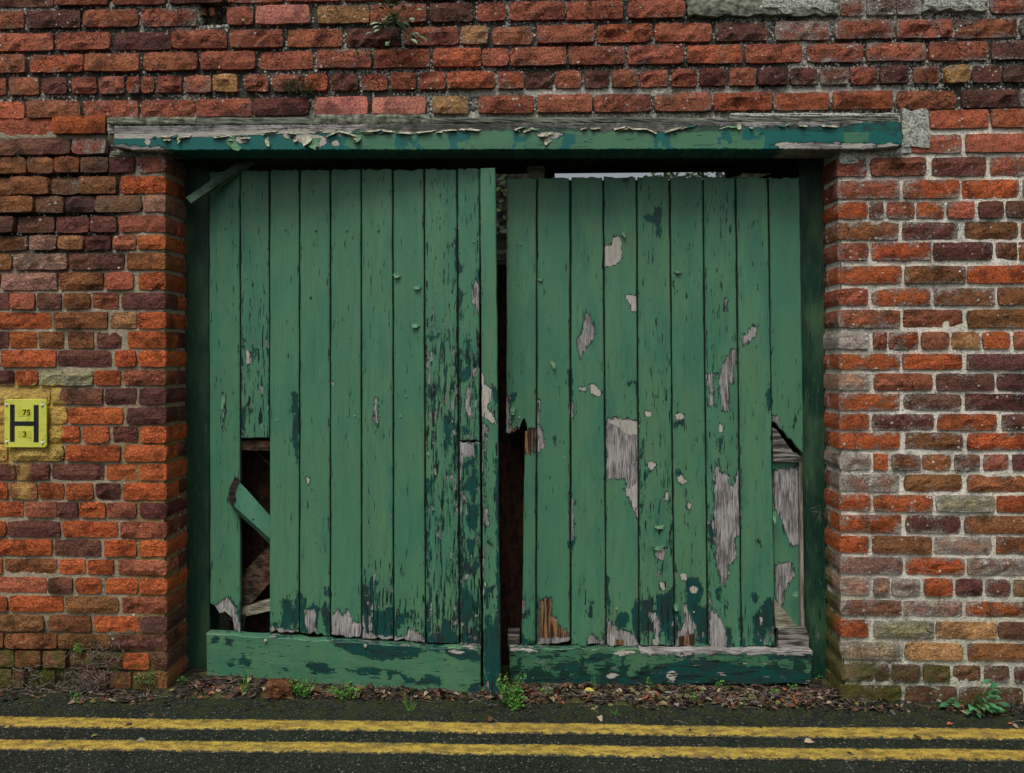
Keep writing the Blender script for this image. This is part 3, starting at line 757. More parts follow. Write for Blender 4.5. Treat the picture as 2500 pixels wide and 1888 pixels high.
PATCH = {'bare': [], 'under': [], 'prim': [], 'rot': []}
def pt(k, x0, y0, s, pts): PATCH[k].append([(x0 + s * a, y0 + s * b) for a, b in pts])
A_ = (1210, 560, .2693); B_ = (1600, 560, .2693); C_ = (1200, 960, .2693); D_ = (1600, 960, .2693)
E_ = (1200, 1350, .2274); F_ = (1600, 1350, .2274); G_ = (430, 1350, .2274); H_ = (830, 1350, .2274)
I_ = (850, 1030, .2394); J_ = (850, 560, .2992); K_ = (450, 560, .2992); L_ = (450, 1030, .2094)
N_ = (1460, 260, .2893)
for k, r, p in (
 ('prim', A_, [(985, 150), (1050, 155), (1065, 65), (1130, 75), (1145, 270), (1085, 320), (985, 350)]),
 ('prim', A_, [(1180, 605), (1285, 600), (1285, 740), (1230, 740), (1235, 715)]),
 ('bare', A_, [(815, 760), (850, 780), (905, 930), (860, 1030), (810, 1080), (765, 1180), (745, 980), (790, 930)]),
 ('rot', A_, [(890, 1060), (950, 1060), (950, 1175), (885, 1175)]), ('rot', A_, [(910, 1230), (950, 1240), (960, 1330), (900, 1330)]),
 ('prim', A_, [(760, 1435), (815, 1435), (815, 1468), (770, 1468)]), ('prim', A_, [(850, 1410), (900, 1410), (965, 1480), (930, 1515), (860, 1480)]),
 ('bare', A_, [(100, 1500), (130, 1520), (125, 1671), (90, 1671)]),
 ('under', A_, [(150, 1500), (185, 1490), (180, 1540), (120, 1600), (95, 1560)]),
 ('under', A_, [(655, 1280), (700, 1280), (690, 1590), (655, 1520)]), ('under', A_, [(1195, 1400), (1270, 1340), (1290, 1550), (1265, 1400)]),
 ('bare', B_, [(795, 990), (885, 875), (918, 900), (912, 960), (810, 1050)]),
 ('bare', B_, [(690, 1090), (742, 1090), (705, 1290), (712, 1390), (655, 1400), (668, 1640), (610, 1640), (575, 1390), (605, 1240)]),
 ('bare', B_, [(460, 1310), (527, 1300), (532, 1600), (500, 1600), (490, 1450), (462, 1400)]),
 ('bare', B_, [(625, 630), (648, 630), (648, 740), (630, 735)]),
 ('under', B_, [(1050, 1380), (1050, 1660), (1000, 1590), (1020, 1450)]),
 ('under', N_, [(390, 940), (470, 895), (490, 840), (540, 860), (540, 990), (500, 1000), (440, 980)]),
 ('under', N_, [(210, 600), (260, 600), (235, 690)]), ('under', N_, [(490, 1010), (520, 1010), (510, 1100), (490, 1100)]),
 ('bare', C_, [(1040, 240), (1130, 225), (1328, 250), (1332, 1140), (1215, 870), (1225, 790), (1215, 765), (1045, 780)]),
 ('prim', C_, [(1060, 262), (1130, 235), (1322, 250), (1322, 380), (1220, 370), (1150, 300)]),
 ('prim', C_, [(1215, 870), (1262, 860), (1325, 790), (1330, 1130)]),
 ('under', C_, [(1340, 500), (1385, 420), (1370, 600), (1345, 600)]), ('under', C_, [(1385, 720), (1460, 690), (1400, 780)]),
 ('under', C_, [(548, 400), (605, 400), (570, 480)]), ('prim', C_, [(1405, 650), (1450, 620), (1500, 650), (1440, 700)]),
 ('prim', C_, [(1390, 170), (1445, 160), (1445, 205), (1400, 215)]), ('prim', C_, [(1490, 1205), (1550, 1205), (1530, 1245), (1495, 1240)]),
 ('bare', C_, [(1480, 1410), (1590, 1400), (1530, 1510), (1490, 1480)]), ('bare', C_, [(1575, 900), (1605, 900), (1600, 960), (1575, 960)]),
 ('under', C_, [(670, 1335), (740, 1335), (750, 1430), (690, 1400)]),
 ('bare', C_, [(415, 60), (430, 80), (425, 300), (470, 350), (478, 480), (430, 540), (412, 560)]),
 ('bare', C_, [(300, 320), (385, 320), (385, 480), (350, 550), (296, 545)]), ('bare', C_, [(125, 70), (165, 80), (170, 330), (130, 380)]),
 ('rot', C_, [(180, 290), (400, 290), (400, 560), (180, 560)]),
 ('bare', C_, [(712, 60), (735, 90), (735, 230), (712, 230)]), ('bare', C_, [(712, 900), (738, 900), (745, 1330), (712, 1330)]),
 ('bare', D_, [(560, 610), (590, 720), (665, 740), (650, 830), (710, 835), (745, 690), (768, 690), (772, 1260), (710, 1340), (730, 1490), (640, 1600), (625, 1680), (590, 1680), (550, 1500), (540, 1250), (515, 1200), (540, 1050), (535, 720)]),
 ('prim', D_, [(185, 200), (220, 175), (262, 195), (255, 235), (215, 250), (190, 230)]), ('under', D_, [(165, 250), (265, 250), (262, 340), (215, 280), (170, 340)]),
 ('prim', D_, [(190, 760), (240, 745), (288, 800), (270, 830), (215, 810)]), ('under', D_, [(185, 740), (215, 690), (262, 745), (240, 760)]),
 ('prim', D_, [(88, 900), (122, 890), (120, 970), (85, 970)]), ('prim', D_, [(290, 1000), (322, 985), (322, 1050), (290, 1050)]),
 ('prim', D_, [(575, 270), (600, 290), (605, 350), (578, 355)]), ('under', D_, [(575, 440), (610, 400), (595, 550), (575, 540)]),
 ('under', D_, [(480, 1190), (520, 1190), (545, 1330), (510, 1450), (485, 1350)]), ('under', D_, [(925, 1310), (960, 1340), (955, 1395), (930, 1390)]),
 ('bare', F_, [(650, 0), (830, 0), (862, 40), (780, 180), (740, 345), (700, 345), (690, 220), (700, 100)]),
 ('bare', E_, [(508, 520), (600, 480), (640, 500), (640, 680), (700, 710), (720, 770), (800, 840), (835, 870), (835, 1010), (508, 1010)]),
 ('rot', E_, [(508, 500), (640, 480), (650, 690), (835, 850), (835, 910), (508, 925)]),
 ('bare', E_, [(320, 500), (350, 520), (350, 640), (310, 660)]), ('under', E_, [(310, 650), (400, 600), (390, 700), (340, 715)]),
 ('under', E_, [(310, 850), (400, 960), (480, 950), (490, 1010), (310, 1010)]),
 ('bare', E_, [(1035, 900), (1080, 865), (1150, 960), (1190, 945), (1228, 860), (1228, 1010), (1040, 1010)]),
 ('under', E_, [(1050, 520), (1085, 500), (1090, 700), (1060, 690)]),
 ('under', E_, [(1228, 240), (1255, 240), (1255, 400), (1280, 600), (1265, 700), (1230, 560)]),
 ('bare', E_, [(1235, 700), (1340, 830), (1400, 820), (1545, 880), (1588, 1010), (1235, 1010)]),
 ('under', E_, [(1340, 650), (1420, 630), (1482, 680), (1450, 790), (1350, 820)]), ('under', E_, [(1500, 640), (1540, 500), (1590, 560), (1590, 950), (1540, 900)]),
 ('rot', E_, [(1330, 930), (1420, 930), (1420, 1010), (1330, 1010)]),
 ('under', E_, [(1605, 510), (1690, 510), (1760, 620), (1770, 470), (1900, 430), (1968, 330), (1968, 1000), (1850, 850), (1700, 850), (1605, 930)]),
 ('bare', E_, [(1690, 640), (1770, 640), (1812, 740), (1790, 1010), (1758, 1010), (1750, 780)]), ('prim', E_, [(1725, 930), (1785, 930), (1785, 1005), (1735, 990)]),
 ('prim', E_, [(1800, 315), (1855, 315), (1850, 400), (1825, 410)]), ('prim', E_, [(2020, 225), (2090, 220), (2090, 285), (2030, 290)]),
 ('bare', E_, [(1760, 0), (1865, 0), (1830, 70), (1790, 60)]),
 ('under', F_, [(335, 265), (470, 265), (505, 420), (470, 560), (565, 640), (565, 1000), (470, 960), (400, 760), (330, 560)]),
 ('under', F_, [(205, 530), (290, 720), (240, 920), (205, 920)]),
 ('bare', F_, [(320, 540), (360, 660), (430, 780), (430, 960), (380, 1010), (220, 1010), (240, 850), (300, 800)]),
 ('rot', F_, [(250, 900), (430, 860), (430, 1010), (250, 1010)]),
 ('prim', F_, [(360, 380), (410, 355), (460, 390), (440, 430), (385, 430)]),
 ('bare', F_, [(588, 440), (615, 640), (665, 650), (745, 800), (772, 930), (765, 1030), (588, 1030)]),
 ('under', F_, [(750, 860), (790, 770), (845, 1010), (775, 1000)]), ('under', F_, [(660, 380), (730, 360), (700, 420), (690, 520), (660, 500)]),
 ('under', F_, [(740, 560), (770, 510), (780, 600), (750, 610)]), ('under', F_, [(900, 700), (940, 710), (935, 830), (905, 800)]),
 ('under', F_, [(1025, 470), (1062, 420), (1115, 465), (1085, 540), (1050, 540)]),
 ('under', F_, [(1050, 680), (1130, 620), (1180, 480), (1270, 500), (1305, 690), (1270, 880), (1200, 800), (1150, 1010), (1055, 970), (1060, 820)]),
 ('prim', F_, [(1125, 690), (1150, 690), (1145, 800), (1125, 790)]),
 # left leaf
 ('under', G_, [(1140, 520), (1200, 465), (1245, 600), (1315, 400), (1315, 840), (1230, 760), (1150, 940), (1100, 780), (1000, 790), (1000, 765), (1140, 740)]),
 ('bare', G_, [(1000, 800), (1315, 840), (1315, 900), (1000, 900)]),
 ('under', G_, [(1330, 430), (1390, 480), (1400, 620), (1470, 530), (1540, 600), (1500, 830), (1330, 870)]),
 ('bare', G_, [(1380, 620), (1480, 610), (1503, 830), (1430, 880), (1388, 760)]), ('under', G_, [(1560, 650), (1600, 540), (1650, 640), (1650, 870), (1600, 830)]),
 ('bare', G_, [(1662, 680), (1740, 620), (1800, 690), (1850, 590), (1880, 740), (1985, 750), (1985, 940), (1662, 940)]),
 ('under', G_, [(1605, 370), (1640, 365), (1640, 460), (1610, 460)]),
 ('bare', G_, [(420, 560), (560, 480), (640, 600), (690, 840), (380, 840), (380, 640)]),
 ('under', G_, [(640, 560), (690, 540), (690, 840), (650, 800)]),
 ('under', H_, [(238, 340), (300, 360), (340, 255), (388, 300), (360, 600), (420, 640), (520, 590), (575, 600), (575, 960), (238, 900)]),
 ('bare', H_, [(240, 840), (400, 880), (575, 900), (575, 970), (240, 960)]),
 ('bare', H_, [(585, 910), (700, 900), (750, 815), (900, 890), (915, 990), (585, 975)]), ('under', H_, [(590, 660), (690, 680), (775, 615), (760, 700), (700, 720), (600, 860)]),
 ('under', H_, [(540, 260), (575, 240), (570, 350), (535, 350)]),
 ('under', H_, [(1120, 700), (1190, 740), (1180, 830), (1285, 900), (1285, 1010), (935, 970), (960, 880), (1080, 860)]),
 ('under', H_, [(1305, 380), (1390, 400), (1450, 520), (1440, 680), (1340, 800), (1305, 760)]), ('under', H_, [(1405, 240), (1485, 10), (1500, 100), (1450, 265)]),
 ('under', H_, [(1320, 70), (1380, 80), (1390, 200), (1340, 240)]),
 ('under', H_, [(1320, 800), (1480, 820), (1520, 640), (1520, 1000), (1310, 980)]),
 ('bare', H_, [(1310, 970), (1520, 985), (1520, 1040), (1310, 1030)]),
 ('under', I_, [(1200, 820), (1330, 850), (1320, 1050), (1280, 1125), (1230, 1050)]), ('under', I_, [(1210, 600), (1310, 480), (1310, 670), (1290, 830), (1210, 700), (1150, 720), (1150, 860), (1130, 860), (1150, 690)]),
 ('under', I_, [(1210, 1180), (1290, 1220), (1270, 1320), (1240, 1365)]), ('under', I_, [(1170, 1500), (1210, 1410), (1240, 1470), (1200, 1570)]),
 ('under', I_, [(1255, 1570), (1260, 1480), (1320, 1370), (1335, 1500), (1290, 1590)]),
 ('bare', I_, [(1142, 208), (1290, 215), (1285, 350), (1200, 350), (1160, 420), (1142, 600)]), ('under', I_, [(1150, 440), (1290, 360), (1300, 410), (1160, 470)]),
 ('under', I_, [(975, 0), (1045, 0), (1055, 250), (1000, 200)]), ('under', I_, [(850, 100), (900, 100), (890, 200)]), ('under', I_, [(1070, 150), (1120, 150), (1100, 300)]),
 ('under', I_, [(1005, 810), (1025, 900), (1015, 950)]), ('under', I_, [(1140, 1070), (1170, 1110), (1160, 1671), (1140, 1671)]),
 ('under', I_, [(785, 560), (815, 600), (795, 950), (785, 950)]), ('under', I_, [(785, 1100), (815, 1150), (810, 1400), (790, 1450)]),
 ('bare', I_, [(1375, 20), (1430, 60), (1400, 200), (1390, 700), (1435, 1060), (1395, 1060), (1375, 400)]), ('bare', I_, [(1372, 1320), (1390, 1320), (1375, 1671), (1368, 1671)]),
 ('under', I_, [(1500, 370), (1550, 370), (1556, 1680), (1512, 1680), (1520, 1100), (1500, 800)]),
 ('under', I_, [(1380, 880), (1420, 900), (1410, 1000)]), ('under', I_, [(1410, 1220), (1450, 1200), (1460, 1270), (1420, 1250)]),
 ('under', H_, [(1555, 640), (1610, 660), (1640, 810), (1680, 700), (1715, 0), (1725, 1540), (1590, 1530), (1555, 1000)]),
 ('under', H_, [(1560, 380), (1620, 350), (1650, 380), (1590, 480), (1600, 620), (1560, 620)]), ('prim', H_, [(1540, 300), (1580, 340), (1555, 420), (1540, 500)]),
 ('bare', H_, [(1570, 1380), (1605, 1420), (1600, 1540), (1575, 1440)]),
 ('prim', J_, [(1090, 1150), (1110, 1260), (1170, 1310), (1160, 1400), (1130, 1450), (1190, 1540), (1225, 1610), (1090, 1520)]),
 ('under', J_, [(1175, 1270), (1225, 1290), (1225, 1420), (1180, 1390)]),
 ('bare', J_, [(1020, 430), (1060, 430), (1085, 520), (1085, 620), (1060, 715), (1050, 640), (1020, 610)]),
 ('under', J_, [(1045, 330), (1080, 320), (1080, 420), (1045, 420)]),
 ('under', J_, [(930, 1150), (1000, 1100), (995, 1220), (940, 1260)]), ('under', J_, [(1015, 1080), (1090, 1085), (1080, 1115), (1050, 1115)]), ('under', J_, [(970, 900), (985, 900), (970, 1090), (950, 1080)]),
 ('bare', J_, [(970, 1290), (1000, 1290), (990, 1400), (1015, 1480), (1000, 1545), (955, 1470)]), ('under', J_, [(955, 1340), (975, 1400), (930, 1440)]), ('under', J_, [(1000, 1340), (1030, 1360), (1010, 1430)]),
 ('under', J_, [(930, 1610), (980, 1580), (980, 1680), (940, 1680)]),
 ('under', J_, [(875, 0), (900, 0), (905, 250), (935, 340), (915, 400), (885, 330), (868, 200)]), ('under', J_, [(895, 450), (935, 520), (920, 640), (900, 720), (885, 620)]),
 ('under', J_, [(895, 940), (915, 1000), (905, 1250), (890, 1200)]),
 ('under', J_, [(630, 1345), (680, 1305), (662, 1405)]), ('under', J_, [(690, 1260), (722, 1280), (712, 1520), (690, 1520)]), ('under', J_, [(770, 1540), (842, 1510), (835, 1680), (785, 1680)]),
 ('under', J_, [(655, 870), (705, 880), (690, 910), (655, 915)]), ('under', J_, [(725, 870), (745, 850), (740, 915), (725, 910)]), ('under', J_, [(840, 1200), (870, 1240), (850, 1300)]), ('under', J_, [(835, 1110), (860, 1100), (850, 1150)]),
 ('under', K_, [(875, 1335), (915, 1340), (938, 1440), (940, 1680), (890, 1680), (900, 1500), (870, 1490)]),
 ('under', L_, [(1265, -20), (1338, -20), (1338, 520), (1300, 400), (1260, 230), (1245, 220)]),
 ('prim', K_, [(505, 985), (548, 1020), (532, 1105), (505, 1095)]), ('under', K_, [(460, 1430), (500, 1480), (505, 1680), (458, 1680)]), ('prim', K_, [(1200, 1240), (1220, 1270), (1212, 1280), (1200, 1275)]),
 ('prim', K_, [(318, 1330), (330, 1330), (328, 1640), (316, 1640)]),
 ('prim', L_, [(1418, 655), (1465, 660), (1435, 740)]), ('bare', J_, [(222, 1380), (240, 1380), (245, 1630), (235, 1640), (215, 1530)]),
 # bottom rail of the left leaf
 ('under', G_, [(1375, 1210), (1500, 1180), (1600, 1190), (1695, 1250), (1640, 1305), (1500, 1290)]), ('under', G_, [(1615, 940), (2199, 975), (2199, 1160), (2100, 1135), (1900, 1090)]),
 ('under', G_, [(530, 890), (615, 950), (605, 1005), (530, 995)]), ('under', G_, [(665, 1190), (720, 1090), (815, 1170), (775, 1235)]), ('under', G_, [(375, 930), (460, 890), (440, 960), (380, 975)]),
 ('under', G_, [(555, 1180), (625, 1150), (615, 1210), (580, 1225)]), ('under', G_, [(1820, 1260), (2000, 1235), (2199, 1240), (2199, 1310), (1950, 1290)]),
 ('under', H_, [(-20, 960), (1500, 1050), (1500, 1160), (1280, 1150), (1100, 1060), (900, 1060), (800, 1130), (420, 1155), (60, 1040)]),
 ('under', H_, [(840, 1390), (940, 1310), (1110, 1350), (1085, 1415), (700, 1405), (640, 1280), (760, 1350)]), ('under', H_, [(500, 1440), (900, 1500), (1350, 1530), (1400, 1430), (1500, 1390), (1500, 1570), (600, 1530)]),
 ('under', H_, [(60, 1270), (260, 1235), (400, 1300), (250, 1290)]), ('under', H_, [(480, 1250), (720, 1290), (560, 1300), (540, 1370), (510, 1300)]), ('under', H_, [(1210, 1100), (1290, 1110), (1260, 1150)]),
 ('prim', H_, [(1110, 1035), (1335, 1060), (1290, 1085), (1180, 1070)]),
 # bottom rail of the right leaf
 ('prim', E_, [(195, 1025), (500, 1040), (500, 1062), (195, 1062)]), ('prim', E_, [(1280, 1060), (1800, 1045), (1700, 1100), (1560, 1060), (1480, 1090), (1380, 1110)]),
 ('under', E_, [(470, 1100), (740, 1100), (700, 1140), (500, 1140)]), ('under', E_, [(600, 1250), (720, 1190), (955, 1190), (950, 1270), (720, 1270)]), ('under', E_, [(1000, 1150), (1150, 1070), (1300, 1080), (1280, 1130), (1030, 1190)]),
 ('under', E_, [(200, 1380), (900, 1320), (1500, 1330), (2199, 1290), (2199, 1480), (200, 1480)]), ('prim', E_, [(1205, 1320), (1280, 1290), (1375, 1310), (1290, 1355)]), ('prim', E_, [(1880, 1290), (1950, 1265), (2010, 1310), (1950, 1385), (1890, 1360)]),
 ('under', F_, [(-10, 1210), (300, 1170), (500, 1130), (800, 1180), (860, 1215), (1400, 1250), (1690, 1290), (1690, 1480), (-10, 1480)]), ('under', F_, [(1210, 1080), (1690, 1060), (1690, 1150), (1230, 1160)]), ('under', F_, [(300, 1070), (460, 1070), (380, 1150), (320, 1160)]),
): pt(k, *r, p)

def fields(px, py):
    out = {}
    x0, x1, y0, y1 = px.min() - 12, px.max() + 12, py.min() - 12, py.max() + 12
    for k, lst in PATCH.items():
        f = np.full(px.shape, -1.0)
        for poly in lst:
            q = np.array(poly)
            if q[:, 0].max() < x0 or q[:, 0].min() > x1 or q[:, 1].max() < y0 or q[:, 1].min() > y1: continue
            f = np.maximum(f, np.clip(seg_sdf(px, py, poly) / 22.0, -1, 1))
        out[k] = f
    out['rot'] = (out['rot'] > 0).astype(float)
    return out

def board(name, tl, tr, br, bl, yf, th, mat, parent, cell=4.5, top=None, bot=None, flk=0.2, hue=0.0, dirt=None, lich=None, extra=None, bev=2.0, ncap=3.0, label=None):
    """one timber: a finely divided front face carrying the paint masks, rounded arrises, real thickness.
    top / bot: functions of s (0..1 across) giving a pixel offset of the broken ends"""
    wpx = max(abs(tr[0] - tl[0]), 4); hpx = max(abs(bl[1] - tl[1]), 4)
    nu = max(3, int(wpx / cell)); nv = max(3, int(hpx / cell))
    s = np.linspace(0, 1, nu + 1); t = np.linspace(0, 1, nv + 1)
    # squeeze the outermost cells into an arris
    s[1] = min(s[1], bev / wpx); s[-2] = max(s[-2], 1 - bev / wpx)
    t[1] = min(t[1], bev / hpx); t[-2] = max(t[-2], 1 - bev / hpx)
    if name == 'board': tl = (tl[0] + 1.2, tl[1]); bl = (bl[0] + 1.2, bl[1]); tr = (tr[0] - 1.2, tr[1]); br = (br[0] - 1.2, br[1])
    Sg, Tg = np.meshgrid(s, t, indexing='ij')
    tl, tr, br, bl = map(lambda q: np.array(q, float), (tl, tr, br, bl))
    tp = np.stack([tl + (tr - tl) * k for k in s]); bp = np.stack([bl + (br - bl) * k for k in s])
    if top is not None: tp[:, 1] += np.array([top(k) for k in s])
    if bot is not None: bp[:, 1] += np.array([bot(k) for k in s])
    PX = tp[:, None, 0] * (1 - Tg) + bp[:, None, 0] * Tg
    PY = tp[:, None, 1] * (1 - Tg) + bp[:, None, 1] * Tg
    # the long edges are never dead straight
    wv = (fbm(PY / 60.0, PY * 0 + tl[0], 31, 3) - 0.5) * 2.4
    if wpx < hpx: PX = PX + wv * (1 - Sg) + (fbm(PY / 60.0, PY * 0 + tr[0] + 9, 31, 3) - 0.5) * 2.4 * Sg
    Yp = yf(PX, PY) if callable(yf) else np.full(PX.shape, yf)
    X, Z = W(PX, PY, Yp)
    edge = (Sg == 0) | (Sg == 1) | (Tg == 0) | (Tg == 1)
    e2 = 0.0022 * edge + (fbm(X * 5, Z * 2, 41, 2) - 0.5) * 0.004
    fl = fields(PX, PY)
    fr = flk(PX, PY) if callable(flk) else np.full(PX.shape, float(flk))
    hu = hue(PX, PY) if callable(hue) else np.full(PX.shape, float(hue))
    di = dirt(PX, PY) if callable(dirt) else np.full(PX.shape, float(dirt or 0))
    lc = lich(PX, PY) if callable(lich) else np.full(PX.shape, float(lich or 0))
    if name == 'board':
        dx = np.minimum(Sg, 1 - Sg) * wpx
        di = di + 0.26 * sm(5, 1, dx); fr = fr + 0.10 + 0.22 * sm(9, 2, dx) + 0.28 * sm(1400, 1560, PY)
    for k, fn in (extra or {}).items(): fl[k] = np.maximum(fl[k], fn(PX, PY))
    V = np.stack([X, Yp + e2, Z], -1).reshape(-1, 3)
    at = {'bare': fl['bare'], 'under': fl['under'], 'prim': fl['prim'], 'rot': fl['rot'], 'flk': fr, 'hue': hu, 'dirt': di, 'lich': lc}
    at = {k: np.asarray(a, float).ravel() for k, a in at.items()}
    m = nv + 1
    Fc = [(i * m + j, i * m + j + 1, (i + 1) * m + j + 1, (i + 1) * m + j) for i in range(nu) for j in range(nv)]
    ring = [(0, j) for j in range(nv)] + [(i, nv) for i in range(nu)] + [(nu, j) for j in range(nv, 0, -1)] + [(i, 0) for i in range(nu, 0, -1)]
    ring = [i * m + j for i, j in ring]
    b = len(V)
    back = V[ring].copy(); back[:, 1] += th
    V = np.vstack([V, back])
    n = len(ring)
    for k in range(n): Fc.append((ring[k], b + k, b + (k + 1) % n, ring[(k + 1) % n]))
    Fc.append(tuple(b + k for k in range(n))[::-1])
    for k in at:
        tail = at[k][ring]
        if k == 'bare': tail = np.maximum(tail, 0.0) - 0.12
        at[k] = np.concatenate([at[k], tail])
    o = V.mean(0)
    ob = link(name, mesh(name, V - o, Fc, at), mat, parent, tuple(o))
    if label: ob['label'] = label
    return ob

def rag(seed, a, step=14, lo=0.0):
    r = random.Random(seed); pts = [r.uniform(-a, a * lo) for _ in range(step + 2)]
    def f(s):
        k = s * step; i = int(min(k, step - 1)); return pts[i] + (pts[i + 1] - pts[i]) * (k - i)
    return f

def poly_line(pts):
    xs = [p[0] for p in pts]; ys = [p[1] for p in pts]
    return lambda s: float(np.interp(s, xs, ys))

MV, MH = M['paint_v'], M['paint_h']
# --- lintel
lint = thing('lintel_beam', 'long peeling green wooden lintel beam laid across the top of the gateway', 'lintel', (0, 0, 0))
YL = -0.036
def lin_hue(px, py):
    h = 0.9 * sm(880, 820, px) + 0.9 * sm(1840, 1880, px)
    for a, b in ((960, 1030), (1090, 1150), (1245, 1290), (1370, 1410), (1590, 1640), (1745, 1790)):
        h = np.maximum(h, 0.62 * sm(a - 10, a + 12, px) * sm(b + 12, b - 10, px))
    h = np.maximum(h, 0.7 * sm(1790, 1830, px) * sm(355, 340, py))
    h = np.where((px > 2062) & (px < 2120) & (py > 322) & (py < 350), 0.1, h)
    return np.maximum(h, 0.62 * sm(355, 366, py)) - 0.05
def lin_bare(px, py):
    xs = [278, 300, 360, 420, 440, 480, 560, 640, 690, 720, 770, 790, 830, 880, 930, 1000, 1030, 1080, 1190, 1260, 1400, 1480, 1560, 1605, 1660, 1700, 1790, 1860, 2000, 2120, 2200]
    ys = [332, 332, 338, 330, 340, 330, 334, 328, 316, 322, 312, 318, 334, 318, 322, 320, 322, 315, 313, 312, 312, 318, 318, 325, 322, 306, 305, 310, 308, 298, 296]
    e = np.interp(px, xs, ys) + (fbm(px / 9, px * 0, 77, 3) - 0.5) * 9
    f = np.clip((e - py) / 22, -1, 1)
    lo = np.interp(px, [1890, 1925, 1990, 2060, 2120, 2180, 2200], [372, 352, 350, 352, 356, 358, 356]) + (fbm(px / 12, px * 0, 78, 3) - .5) * 10
    f = np.maximum(f, np.clip((py - lo) / 22, -1, 1) * (px > 1880) - (px <= 1880))
    lo2 = np.interp(px, [278, 300, 400, 440], [352, 354, 362, 380]) + (fbm(px / 12, px * 0, 79, 3) - .5) * 8
    return np.maximum(f, np.where(px < 430, np.clip((py - lo2) / 22, -1, 1), -1))
def lin_prim(px, py):
    f = np.full(px.shape, -1.0)
    for cx, cy, rx, ry in ((1345, 330, 28, 9), (1335, 345, 8, 9), (745, 338, 26, 12), (775, 345, 22, 15), (590, 342, 14, 8), (360, 346, 7, 7), (438, 338, 5, 9), (1925, 356, 30, 8), (2090, 356, 60, 6), (2170, 358, 26, 8), (820, 350, 9, 6), (700, 332, 10, 6), (540, 322, 6, 4)):
        r = np.sqrt(((px - cx) / rx) ** 2 + ((py - cy) / ry) ** 2)
        f = np.maximum(f, np.clip((1 - r) * min(rx, ry) / 16, -1, 1))
    e = np.interp(px, [278, 520, 700, 900], [330, 326, 318, 316])
    return np.maximum(f, np.where(px < 820, 0.45 - np.abs(py - e - 3) / 12, -1))
xl_ = poly_line([(0, 0), (0.3, 4), (0.55, -3), (1, 6)])
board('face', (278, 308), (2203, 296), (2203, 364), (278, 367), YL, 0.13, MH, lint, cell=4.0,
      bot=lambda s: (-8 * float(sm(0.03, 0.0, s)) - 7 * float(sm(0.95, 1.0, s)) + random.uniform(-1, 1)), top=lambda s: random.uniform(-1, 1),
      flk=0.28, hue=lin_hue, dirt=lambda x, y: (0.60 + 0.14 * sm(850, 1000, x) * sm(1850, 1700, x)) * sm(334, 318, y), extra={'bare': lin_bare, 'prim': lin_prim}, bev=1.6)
zb = float(W(1250, 366, YL)[1])
x0 = float(W(300, 400, 0.1)[0]); x1 = float(W(2160, 400, 0.1)[0])
ib = MB(); ib.box((x0, 0.096, zb + 0.006), (x1, THICK - 0.003, ZT + 0.002)); ib.build('inner_beam', M['dark_wood'], lint)
ib = MB()      # old packing pieces nailed under the beam, behind
xa, za = W(480, 374, 0.20); xb, zb2 = W(640, 392, 0.20); ib.bar((xa, 0.20, za), (xb, 0.205, zb2), 0.03, 0.022, j=0.002)
xa, za = W(650, 384, 0.22); xb, zb2 = W(790, 408, 0.22); ib.bar((xa, 0.22, za), (xb, 0.22, zb2), 0.03, 0.026, j=0.002)
ib.build('packing_strip', M['dark_wood'], lint)
bx0, bz0 = W(1180, 372, 0.30); bx1, bz1 = W(1960, 417, 0.30)
ib = MB(); ib.box((x0 + 0.03, 0.285, float(W(1250, 420.5, 0.3)[1])), (x1 - 0.02, 0.33, zb + 0.002), 0.001); ib.build('inner_board', M['dark_wood'], lint)
for a, b in ((1330, 1354), (1772, 1960)):
    ib = MB(); ib.box((float(W(a, 400, .3)[0]), 0.288, float(W(1250, 445, 0.3)[1])), (float(W(b, 400, .3)[0]), 0.325, float(W(1250, 419, 0.3)[1])), 0.001); ib.build('inner_board', M['dark_wood'], lint)
# black shadow gap over the lintel is real: the fillet overhangs it. curled paint along the torn edge:
def flake(px, py, w, h, ang, curl, mat, parent, Y):
    X, Z = W(px, py, Y); X = float(X); Z = float(Z)
    w *= 0.00158; h *= 0.00158
    V = []; Fc = []
    n = 4
    ca, sa = math.cos(ang), math.sin(ang)
    for i in range(n + 1):
        t = i / n
        th_ = t * curl
        yy = -(1 - math.cos(th_)) * h / max(curl, .1) - 0.0008
        zz = -math.sin(th_) * h / max(curl, .1)
        ww = w * (1 - 0.55 * t * t) * random.uniform(0.8, 1.1)
        sh = random.uniform(-0.15, 0.15) * w
        for sgn in (-1, 1):
            lx = sgn * ww / 2 + sh; lz = zz + random.uniform(-.1, .1) * h
            V.append((X + lx * ca - lz * sa, Y + yy, Z + lx * sa + lz * ca))
    k = len(V)
    V += [(a, b + 0.0012, c) for a, b, c in V]
    for i in range(n):
        a = 2 * i
        Fc += [(a, a + 2, a + 3, a + 1), (k + a, k + a + 1, k + a + 3, k + a + 2), (a, k + a, k + a + 2, a + 2), (a + 1, a + 3, k + a + 3, k + a + 1)]
    Fc += [(0, 1, k + 1, k), (2 * n, k + 2 * n, k + 2 * n + 1, 2 * n + 1)]
    A = np.array(V); o = A.mean(0)
    return link('paint_flake', mesh('paint_flake', A - o, Fc), mat, parent, tuple(o))
FL = []; M['flake_teal'] = simple_mat('lifted_teal_paint', lin(12, 80, 76), lin(30, 100, 92), 40, bump=0.3, rough=0.5)
